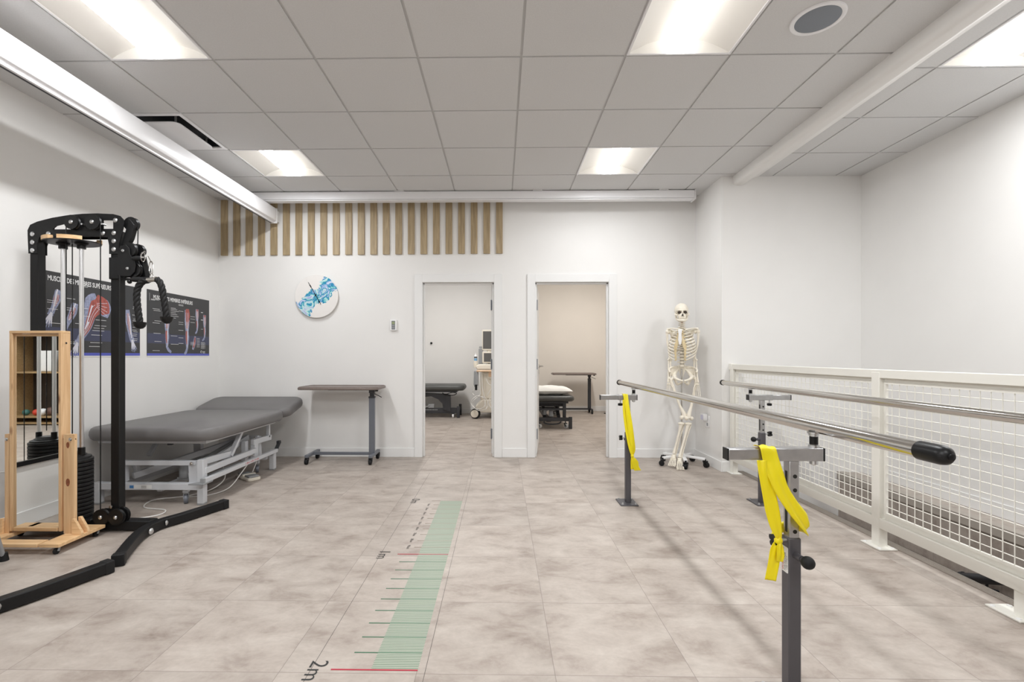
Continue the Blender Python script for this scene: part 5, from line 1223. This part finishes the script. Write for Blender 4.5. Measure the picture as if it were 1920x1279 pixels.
# pelvis
m = MB()
for s in (-1, 1):
    def wing(u, v, s=s):
        # iliac fan
        a = math.radians(-20 + 150 * u); r = .015 + .078 * v * (1 - .12 * abs(u - .5))
        return (s * (.052 + r * math.cos(a) * .78 + .012), .045 - .055 * v * math.cos(a * .9) + .02 * v * v, .945 + r * math.sin(a) * .95)
    k0 = len(m.v); m.grid(wing, 14, 6)
pv = sk('pelvis', m, smooth=80, solid=.007)
for s in (-1, 1):
    m = MB()
    bone(m, [(s * .030, .07, 1.00), (s * .062, .045, .965), (s * .085, .0, .925), (s * .075, -.03, .902), (s * .035, -.055, .885), (s * .006, -.06, .878)], [.012, .014, .021, .015, .0105, .012])
    bone(m, [(s * .085, .0, .92), (s * .07, .02, .875), (s * .052, .02, .842), (s * .035, -.01, .845), (s * .010, -.052, .868)], [.018, .013, .015, .010, .009])
    tubercle = [(s * .058, .045, 1.01), (s * .10, .02, 1.018), (s * .135, -.02, .995), (s * .128, -.04, .965)]
    bone(m, tubercle, [.006, .008, .009, .008]); sk('hip_bone', m, parent=pv)
m = MB(); m.prism([(-.035, 1.025), (.035, 1.025), (.030, .975), (.012, .915), (0, .895), (-.012, .915), (-.030, .975)], (0, .055, 0), (1, 0, 0), (0, 0, 1), (0, .02, 0)); sk('sacrum', m, parent=pv, smooth=30, bevel=.006)
# legs, in the room's own axes: they hang askew against the stand
for nm, hip, kn, tb, an, toe in (('l', (1.815, 4.98, .918), (1.893, 4.93, .505), (1.872, 4.945, .435), (1.788, 4.93, .125), (1.735, 4.83, .045)), ('r', (1.985, 4.945, .918), (1.935, 4.91, .50), (1.935, 4.925, .435), (1.828, 4.88, .10), (1.79, 4.755, .022))):
    h, k_, tb, an, toe = V(hip), V(kn), V(tb), V(an), V(toe); out = -1 if nm == 'l' else 1
    m = MB(); m.sphere(h, .023, 12, 8); nk = h + V((out * .042, 0, -.035)); bone(m, [h, nk], [.014, .016]); m.sphere(nk + V((out * .006, .01, .018)), .017, 10, 6)
    bone(m, [nk, nk.lerp(k_, .3), nk.lerp(k_, .7), k_ + V((0, 0, .03)), k_], [.018, .0125, .0125, .022, .026]); m.sphere(k_ + V((-.024, 0, -.006)), (.021, .026, .022), 12, 8); m.sphere(k_ + V((.024, 0, -.006)), (.021, .026, .022), 12, 8); world_sk('femur', m)
    m = MB(); m.sphere(tb, (.036, .026, .016), 14, 8); bone(m, [tb, tb.lerp(an, .25), tb.lerp(an, .75), an], [.024, .0125, .0105, .017]); world_sk('tibia', m)
    m = MB(); o_ = V((.030, .012, 0)); bone(m, [tb + o_ + V((0, 0, -.012)), tb.lerp(an, .5) + o_ * .9, an + o_ * .75 + V((0, 0, -.012))], [.009, .005, .009]); world_sk('fibula', m)
    m = MB(); d = (toe - an); d.z = 0; d.normalize(); sd = V((-d.y, d.x, 0)); heel = an - d * .05 + V((0, 0, -.045))
    m.sphere(an + V((0, 0, -.022)), (.024, .026, .02), 12, 8); bone(m, [heel, an + V((0, 0, -.04))], [.022, .02]); m.sphere(an + d * .035 + V((0, 0, -.035)), (.026, .026, .018), 12, 8)
    for f in range(5):
        w_ = (f - 2) * .013; a0 = an + d * .05 + sd * w_ * .8 + V((0, 0, -.042)); a1 = an + d * .115 + sd * w_ * 1.15; a1.z = max(.012, toe.z - .004); a2 = a1 + d * .028; a3 = a2 + d * .018
        a2.z = a3.z = max(.009, a1.z - .006); r_ = .0075 if f == (4 if out < 0 else 0) else .0055
        for p_, q_ in ((a0, a1), (a1, a2), (a2, a3)): m.tube([p_, p_.lerp(q_, .25), p_.lerp(q_, .75), q_], [r_ * 1.2, r_ * .8, r_ * .75, r_ * 1.1], 6)
    world_sk('foot_bones', m)
# stand
m = MB(); m.cyl((1.897, 5.005, .10), (1.897, 5.005, 1.0), .0095, n=14); obj('stand_pole', m, 'chrome', t)
m = MB(); hub = V((1.90, 4.99, .095)); ends = []
m.lathe([(.04, 0), (.042, .01), (.035, .03), (.02, .045)], hub - V((0, 0, .02)), n=20); obj('hub', m, 'white', t)
for a in (-162, -100, -38, 50, 128):
    e = hub + V((math.cos(math.radians(a)) * .235, math.sin(math.radians(a)) * .195, -.012))
    m = MB(); m.bar(hub + (e - hub) * .1, e, .036, .024); obj('base_arm', m, 'white', t, bevel=.005)
    caster(t, 'caster', e.x, e.y, e.z, r=.027, w=.036, forkm='blackp', ang=math.radians(a + 60))
# ---------------------------------------------------------------- mesh railing along the stairwell
rx = 2.262
t = thing('mesh_railing', 'cream white steel railing with wire mesh along the stairwell at the right', 'railing', (rx, 3.3, 0))
ya, yb = 1.2, 4.675
m = MB(); m.box(rx - .02, rx + .03, ya, yb, 1.005, 1.055); obj('top_rail', m, 'wrail', t, bevel=.003)
m = MB(); m.box(rx - .02, rx + .03, ya, yb, .115, .175); obj('bottom_rail', m, 'wrail', t, bevel=.003)
def foot(y):
    m = MB(); m.prism([(rx - .055, y - .075), (rx + .05, y - .075), (rx + .05, y + .075), (rx - .055, y + .075)], (0, 0, 0), (1, 0, 0), (0, 1, 0), (0, 0, .008)); p = obj('base_plate', m, 'wrail', t, bevel=.002)
    for a, b in ((-.04, -.055), (-.04, .055), (.036, -.055), (.036, .055)):
        h = MB(); h.lathe([(.010, 0), (.009, .003), (.001, .005)], (rx + a, y + b, .008), n=12); obj('screw', h, 'white', p)
for y in (4.645, 2.875):
    m = MB(); m.box(rx - .022, rx + .028, y - .03, y + .03, 0.006, 1.04); obj('post', m, 'wrail', t, bevel=.003); foot(y)
m = MB(); m.box(rx - .016, rx + .034, 2.065, 2.115, .006, .12); obj('stub_post', m, 'wrail', t, bevel=.003); foot(2.125)
m = MB(); m.box(rx - .024, rx + .034, 4.64, 4.69, 1.0, 1.06); obj('wall_bracket', m, 'wrail', t, bevel=.003)
for y0, y1 in ((2.915, 4.61), (1.22, 2.835)):
    m = MB(); z0, z1 = .20, .985
    for a, b in ((y0, y0 + .012), (y1 - .012, y1)): m.box(rx - .002, rx + .014, a, b, z0, z1)
    m.box(rx - .002, rx + .014, y0 + .012, y1 - .012, z0, z0 + .014); m.box(rx - .002, rx + .014, y0 + .012, y1 - .012, z1 - .014, z1)
    m.box(rx + .004, rx + .010, y0, y1, z0 - .025, z0); m.box(rx + .004, rx + .010, y0, y1, z1, z1 + .02)
    f = obj('mesh_frame', m, 'wrail', t)
    m = MB(); n = int((y1 - y0) / .0505); 
    for k in range(1, n + 1):
        y = y0 + (y1 - y0) * k / (n + 1); m.tube([(rx + .004, y, z0), (rx + .004, y, z1)], .0024, 5)
    nz = 15
    for k in range(1, nz + 1):
        z = z0 + (z1 - z0) * k / (nz + 1); m.tube([(rx + .008, y0, z), (rx + .008, y1, z)], .0024, 5)
    obj('wire_mesh', m, 'wrail', f)
# dark handrail on the stairwell's far side, and its brackets
t = thing('stair_handrail', 'dark round handrail sloping down inside the stairwell behind the railing', 'handrail', (3.22, 2.6, -.3))
m = MB(); m.tube(smooth_path([(3.235, 3.36, -.40), (3.225, 3.30, -.385), (3.225, 2.4, -.02), (3.225, 1.8, .22)], 5), .032, 14); obj('rail', m, 'dmetal', t)
for y, z in ((3.2, -.345), (2.3, .02)):
    m = MB(); m.tube([(3.225, y, z), (3.225, y, z - .06), (3.30, y, z - .08)], .008, 8); obj('rail_bracket', m, 'dmetal', t)

# ---------------------------------------------------------------- parallel bars
BZ = .905
def pbar(label, bx, posts):
    # posts: list of (post x, y, dir, knob); dir = +1 when the crossbar reaches to -x beyond the post
    t = thing('parallel_bar', label, 'parallel bar', (bx, 2.6, 0), 'parallel bars')
    r = .0205; ya, yb = 1.13, 4.15
    m = MB(); m.cyl((bx, ya, BZ), (bx, yb, BZ), r, n=28); st = obj('steel_bar', m, 'steelbar', t)
    m = MB(); m.lathe([(.0235, 0), (.0235, .055), (.021, .068), (.013, .077), (.001, .080)], (bx, ya + .055, BZ), (0, -1, 0), 28); m.lathe([(.008, .075), (.0075, .083), (.001, .085)], (bx, ya + .055, BZ), (0, -1, 0), 14); obj('end_cap', m, 'blackp', st)
    m = MB(); m.lathe([(.0235, 0), (.0235, .02), (.020, .028), (.001, .03)], (bx, yb - .015, BZ), (0, 1, 0), 28); obj('end_cap', m, 'blackp', st)
    for px, py, d, knob in posts:
        s = .0205
        m = MB(); m.box(px - s, px + s, py - s, py + s, .006, .545); po = obj('post', m, 'grey', t, bevel=.004)
        m = MB(); m.box(px - .075, px + .06, py - .085, py + .085, 0, .008); pl = obj('base_plate', m, 'grey', po, bevel=.002)
        for a in (-.055, .042):
            for b in (-.065, .065):
                h = MB(); h.lathe([(.009, 0), (.009, .004), (.006, .006), (.006, .012)], (px + a, py + b, .008), n=8); obj('anchor_bolt', h, 'zinc', po)
        q = .0165
        m = MB(); m.box(px - q, px + q, py - q, py + q, .50, .795); it = obj('inner_tube', m, 'galv', t, bevel=.003)
        m = MB()
        for k in range(5): m.lathe([(.0066, 0), (.0066, .0008)], (px + .002, py - q, .565 + .045 * k), (0, -1, 0), 14); 
        m.box(px - q - .0008, px - q, py - .006, py + .006, .56, .76); obj('pin_holes', m, 'dark', it)
        # crossbar: fixed sleeve and sliding tube
        z0, z1 = .797, .835; xa = bx - d * .018 + d * .045; ca = min(bx + d * .022, bx + d * .022)
        sl0, sl1 = sorted((bx + d * .014, px - d * .076)); m = MB(); m.box(sl0, sl1, py - .0205, py + .0205, z0 - .002, z1 + .002); cs = obj('crossbar', m, 'galv', t, bevel=.003)
        tu0, tu1 = sorted((px - d * .075, px - d * .212)); m = MB(); m.box(tu0, tu1, py - .0175, py + .0175, z0 + .001, z1 - .001); obj('sliding_tube', m, 'galv', cs, bevel=.003)
        e = px - d * .212; m = MB(); m.box(min(e, e - d * .004), max(e, e - d * .004), py - .0185, py + .0185, z0 - .001, z1); obj('end_plug', m, 'blackp', cs, bevel=.001)
        e = bx + d * .014; m = MB(); m.box(min(e, e + d * .004), max(e, e + d * .004), py - .0205, py + .0205, z0 - .002, z1 + .002); obj('end_plug', m, 'blackp', cs, bevel=.001)
        # bar support
        m = MB(); m.lathe([(.016, .002), (.016, .010), (.0115, .011), (.0115, .040), (.015, .041), (.015, .046), (.019, .048), (.019, .053)], (bx - d * .006, py, z1), n=14); sp_ = obj('bar_support', m, 'zinc', t)
        m = MB(); m.lathe([(.013, 0), (.013, -.012), (.001, -.018)], (bx - d * .006, py, z0 - .002), n=14); obj('support_nut', m, 'zinc', t)
        m = MB(); m.lathe([(.0125, .012), (.0125, .038)], (bx - d * .006, py, z1), n=14); obj('rubber_spacer', m, 'blackp', sp_)
        # clamp screw under the sleeve
        kx = px - d * .058; m = MB(); m.cyl((kx, py, z0), (kx, py, z0 - .03), .005, n=10); ck = obj('clamp_screw', m, 'zinc', t)
        m = MB()
        for k in range(4): a = PI / 2 * k + .4; m.cyl((kx + .012 * math.cos(a), py + .012 * math.sin(a), z0 - .044), (kx + .012 * math.cos(a), py + .012 * math.sin(a), z0 - .028), .008, n=10)
        m.cyl((kx, py, z0 - .046), (kx, py, z0 - .026), .012, n=12); obj('clamp_knob', m, 'blackp', ck)
        # spring pin with a ball, star knob on the side
        if knob == 2:
            o0 = V((px + .004, py + s, .48)); dr = V((.1, .99, 0)).normalized(); sx = -1; bl = .03
        elif knob > 0:
            o0 = V((px + .002, py - s, .490)); dr = V((-.02, -1, .05)).normalized(); sx = -1; bl = .034
        else:
            o0 = V((px - s, py - .004, .492)); dr = V((-1, -.15, .02)).normalized(); sx = 1; bl = .02
        m = MB(); m.tube([o0, o0 + dr * bl], .0105, 14); m.tube([o0 + dr * bl, o0 + dr * (bl + .012)], .008, 12); pn = obj('spring_pin', m, 'grey', t)
        m = MB(); m.sphere(o0 + dr * (bl + .029), .0200, 22, 14); obj('pin_ball', m, 'rubber', pn)
        kz = .505 if knob == 2 else .535; ko = V((px + sx * s, py - .008, kz)); m = MB(); m.cyl(ko, ko + V((sx * .028, 0, 0)), .005, n=10); sn = obj('star_screw', m, 'zinc', t)
        m = MB(); kc = ko + V((sx * .036, 0, 0))
        for k in range(4): a = PI / 2 * k + .5; c_ = kc + V((0, math.cos(a) * .013, math.sin(a) * .013)); m.cyl(c_ - V((.010, 0, 0)), c_ + V((.010, 0, 0)), .009, n=10)
        m.cyl(kc - V((.009, 0, 0)), kc + V((.009, 0, 0)), .011, n=12); obj('star_knob', m, 'blackp', sn)
        if py < 2:
            x_ = px - s - .0006; l = MB(); l.prism(rrect(py - .017, py + .018, .428, .512, .004, 3), (x_ + .0006, 0, 0), (0, 1, 0), (0, 0, 1), (-.0006, 0, 0))
            l.mat(1).text('WARNING', .0155, (x_ - .0004, py + .005, .432), (0, 0, 1), (0, 1, 0)); l.mat(2).text('FOR INDOOR', .0095, (x_ - .0004, py - .005, .434), (0, 0, 1), (0, 1, 0)); l.mat(2).text('USE ONLY', .0095, (x_ - .0004, py - .0145, .440), (0, 0, 1), (0, 1, 0))
            obj('warning_label', l, ['paper', 'red', 'ink'], po, smooth=0)
    return t
pbar('near parallel bar with yellow bands on its posts, left bar of the pair', 1.034, [(.955, 1.575, 1, 1), (.983, 3.685, 1, 2)])
pbar('far parallel bar of the pair, in front of the mesh railing', 1.925, [(2.02, 1.60, -1, 1), (2.018, 3.70, -1, -1)])

# ---------------------------------------------------------------- yellow exercise bands
def ribbon(m, pts, n=6, tw=.0012):
    # pts: (centre, width vector)
    C = smooth_path([p[0] for p in pts], n); Wv = smooth_path([p[1] for p in pts], n)
    def f(u, v):
        i = min(int(round(v * (len(C) - 1))), len(C) - 1); k = 2 * u - 1
        d = C[min(i + 1, len(C) - 1)] - C[max(i - 1, 0)]; nrm = d.cross(Wv[i]); nrm = nrm.normalized() if nrm.length > 1e-9 else V((0, -1, 0))
        return C[i] + Wv[i] * .5 * k + nrm * (.004 * math.cos(3.1 * k + i * .22) * (1 - abs(k)) + .0025 * math.sin(5 * k + i * .13))
    m.grid(f, 8, len(C) - 1); return m
def band(label, off, near):
    t = None
    X = lambda x, y, z: V((x, y, z))
    m = MB()
    if near:
        p = 1.575
        A = [(X(.868, p + .023, .836), X(.05, 0, .0)), (X(.868, p, .8415), X(.052, 0, 0)), (X(.866, p - .0235, .837), X(.05, 0, 0)), (X(.872, p - .030, .80), X(.048, 0, .012)), (X(.882, p - .040, .755), X(.046, 0, .016)), (X(.900, p - .046, .705), X(.036, .004, .028)), (X(.930, p - .052, .655), X(.030, .006, .036)), (X(.962, p - .052, .615), X(.026, .008, .042)), (X(.982, p - .042, .588), X(.012, .012, .046)), (X(.992, p - .01, .578), X(-.004, .012, .044)), (X(.988, p + .030, .570), X(-.012, .004, .038)), (X(.945, p + .044, .556), X(-.006, -.004, .034)), (X(.912, p + .034, .545), X(0, -.01, .022)), (X(.902, p, .54), X(.0, -.01, .014))]
        B = [(X(.848, p - .027, .80), X(.042, 0, .0)), (X(.850, p - .036, .755), X(.042, 0, 0)), (X(.860, p - .038, .70), X(.042, 0, .006)), (X(.872, p - .038, .64), X(.042, 0, .008)), (X(.884, p - .036, .59), X(.034, 0, .006)), (X(.896, p - .03, .555), X(.020, 0, .004)), (X(.901, p - .02, .54), X(.012, 0, 0))]
        C_ = [(X(.898, p - .02, .54), X(.014, 0, 0)), (X(.890, p - .026, .515), X(.036, 0, -.004)), (X(.882, p - .028, .47), X(.036, 0, -.006)), (X(.871, p - .028, .412), X(.034, 0, -.004))]
        D = [(X(.900, p - .03, .54), X(.012, 0, 0)), (X(.899, p - .034, .52), X(.022, 0, 0)), (X(.898, p - .038, .495), X(.024, 0, 0)), (X(.897, p - .034, .475), X(.018, 0, 0))]
        kn = X(.899, p - .024, .540)
    else:
        p = 3.685
        A = [(X(.960, p + .0235, .836), X(.036, 0, 0)), (X(.960, p, .8415), X(.038, 0, 0)), (X(.958, p - .0245, .836), X(.038, 0, 0)), (X(.966, p - .04, .76), X(.032, 0, .004)), (X(.985, p - .045, .62), X(.04, 0, .004)), (X(1.00, p - .044, .50), X(.042, 0, .004)), (X(1.012, p - .042, .42), X(.034, 0, 0)), (X(1.008, p - .04, .375), X(.016, 0, 0))]
        B = [(X(.945, p - .033, .80), X(.022, 0, 0)), (X(.948, p - .038, .70), X(.024, 0, 0)), (X(.968, p - .042, .56), X(.03, 0, 0)), (X(.990, p - .044, .44), X(.028, 0, 0)), (X(1.004, p - .042, .375), X(.014, 0, 0))]
        C_ = [(X(1.006, p - .042, .37), X(.014, 0, 0)), (X(1.022, p - .05, .335), X(.05, 0, -.006)), (X(1.028, p - .05, .30), X(.052, 0, -.012)), (X(1.045, p - .05, .262), X(.05, 0, .004))]
        D = [(X(1.004, p - .042, .37), X(.012, 0, 0)), (X(1.004, p - .046, .33), X(.024, 0, 0)), (X(1.008, p - .046, .27), X(.03, 0, 0))]
        kn = X(1.006, p - .042, .372)
    for q in (A, B, C_, D): ribbon(m, q)
    o = obj('exercise_band', m, 'yellow', smooth=70, solid=.0012); tag(o, label, 'exercise band', 'yellow exercise bands')
    k = MB(); k.sphere(kn, (.013, .012, .014), 12, 8); obj('knot', k, 'yellow', o)
    return o
band('yellow exercise band knotted on the nearest parallel bar post', 0, True)
band('yellow exercise band hanging on the far post, near the right doorway', 0, False)

# ---------------------------------------------------------------- ruler printed on the floor
xr, xl = -.300, -.470; y00 = 3.71
m = MB(); h = .0008
m.box(xl, xr, y00 - 1.995, y00, 0, h)
for k in range(1, 200):
    y = y00 - .01 * k
    if k % 10: m.mat(1).box(xl, xr, y - .0016, y + .0016, h, h + .0003)
    elif k % 100: m.mat(2 if k > 100 else 4).box(-.560 if k > 100 else -.512, xr, y - .0022, y + .0022, 0, h + .0006)
m.mat(3); 
for k in (1, 2): m.box(-.615 if k > 1 else -.59, xr, y00 - k - .003, y00 - k + .003, 0, h + .0008)
m.mat(4).box(-.54, xr, y00 - .002, y00 + .002, 0, h + .0007)
for x in (-.688, -.272): m.mat(5).box(x - .0007, x + .0007, 1.0, 4.6, 0, .0004)
m.mat(5)
for k, s in enumerate(('0m', '1m', '2m')):
    m.text(s, .092, (-.70, y00 + .052 - k, .0012), (0, -1, 0), (1, 0, 0), offset=-.0004)
for k in range(1, 10): m.text('%dcm' % (10 * k), .025, (-.556, y00 - .1 * k + .030, .0012), (0, -1, 0), (1, 0, 0))

o = obj('floor_ruler', m, ['rgreen', 'rline', 'rdark', 'rred', 'rgrey', 'ink'], smooth=0, origin=(-.45, 2.7, 0)); tag(o, 'green two metre ruler printed on the floor tiles, with red metre lines', 'floor ruler')

# ---------------------------------------------------------------- camera, world, colour
cam = bpy.data.cameras.new('camera'); co = bpy.data.objects.new('camera', cam); COL.objects.link(co); sc.camera = co
co.location = (0, 0, 1.138); co.rotation_euler = (PI / 2, 0, .0161)
cam.sensor_fit = 'HORIZONTAL'; cam.sensor_width = 36; cam.lens = 889.7 / 1920 * 36
cam.shift_x = (960 - 924.4) / 1920; cam.shift_y = (667 - 639.5) / 1920; cam.clip_start = .02
w = bpy.data.worlds.new('world'); sc.world = w; w.use_nodes = True
w.node_tree.nodes['Background'].inputs[0].default_value = (.9, .95, 1, 1); w.node_tree.nodes['Background'].inputs[1].default_value = .3
vs = sc.view_settings; vs.view_transform = 'Standard'; vs.look = 'None'; vs.gamma = 1; vs.use_curve_mapping = False; vs.exposure = EXPOSURE
cy = sc.cycles; cy.use_denoising = True; cy.use_adaptive_sampling = True; cy.adaptive_threshold = .02; cy.max_bounces = 8; cy.diffuse_bounces = 5; cy.glossy_bounces = 5; cy.sample_clamp_indirect = 8; cy.caustics_reflective = False; cy.caustics_refractive = False
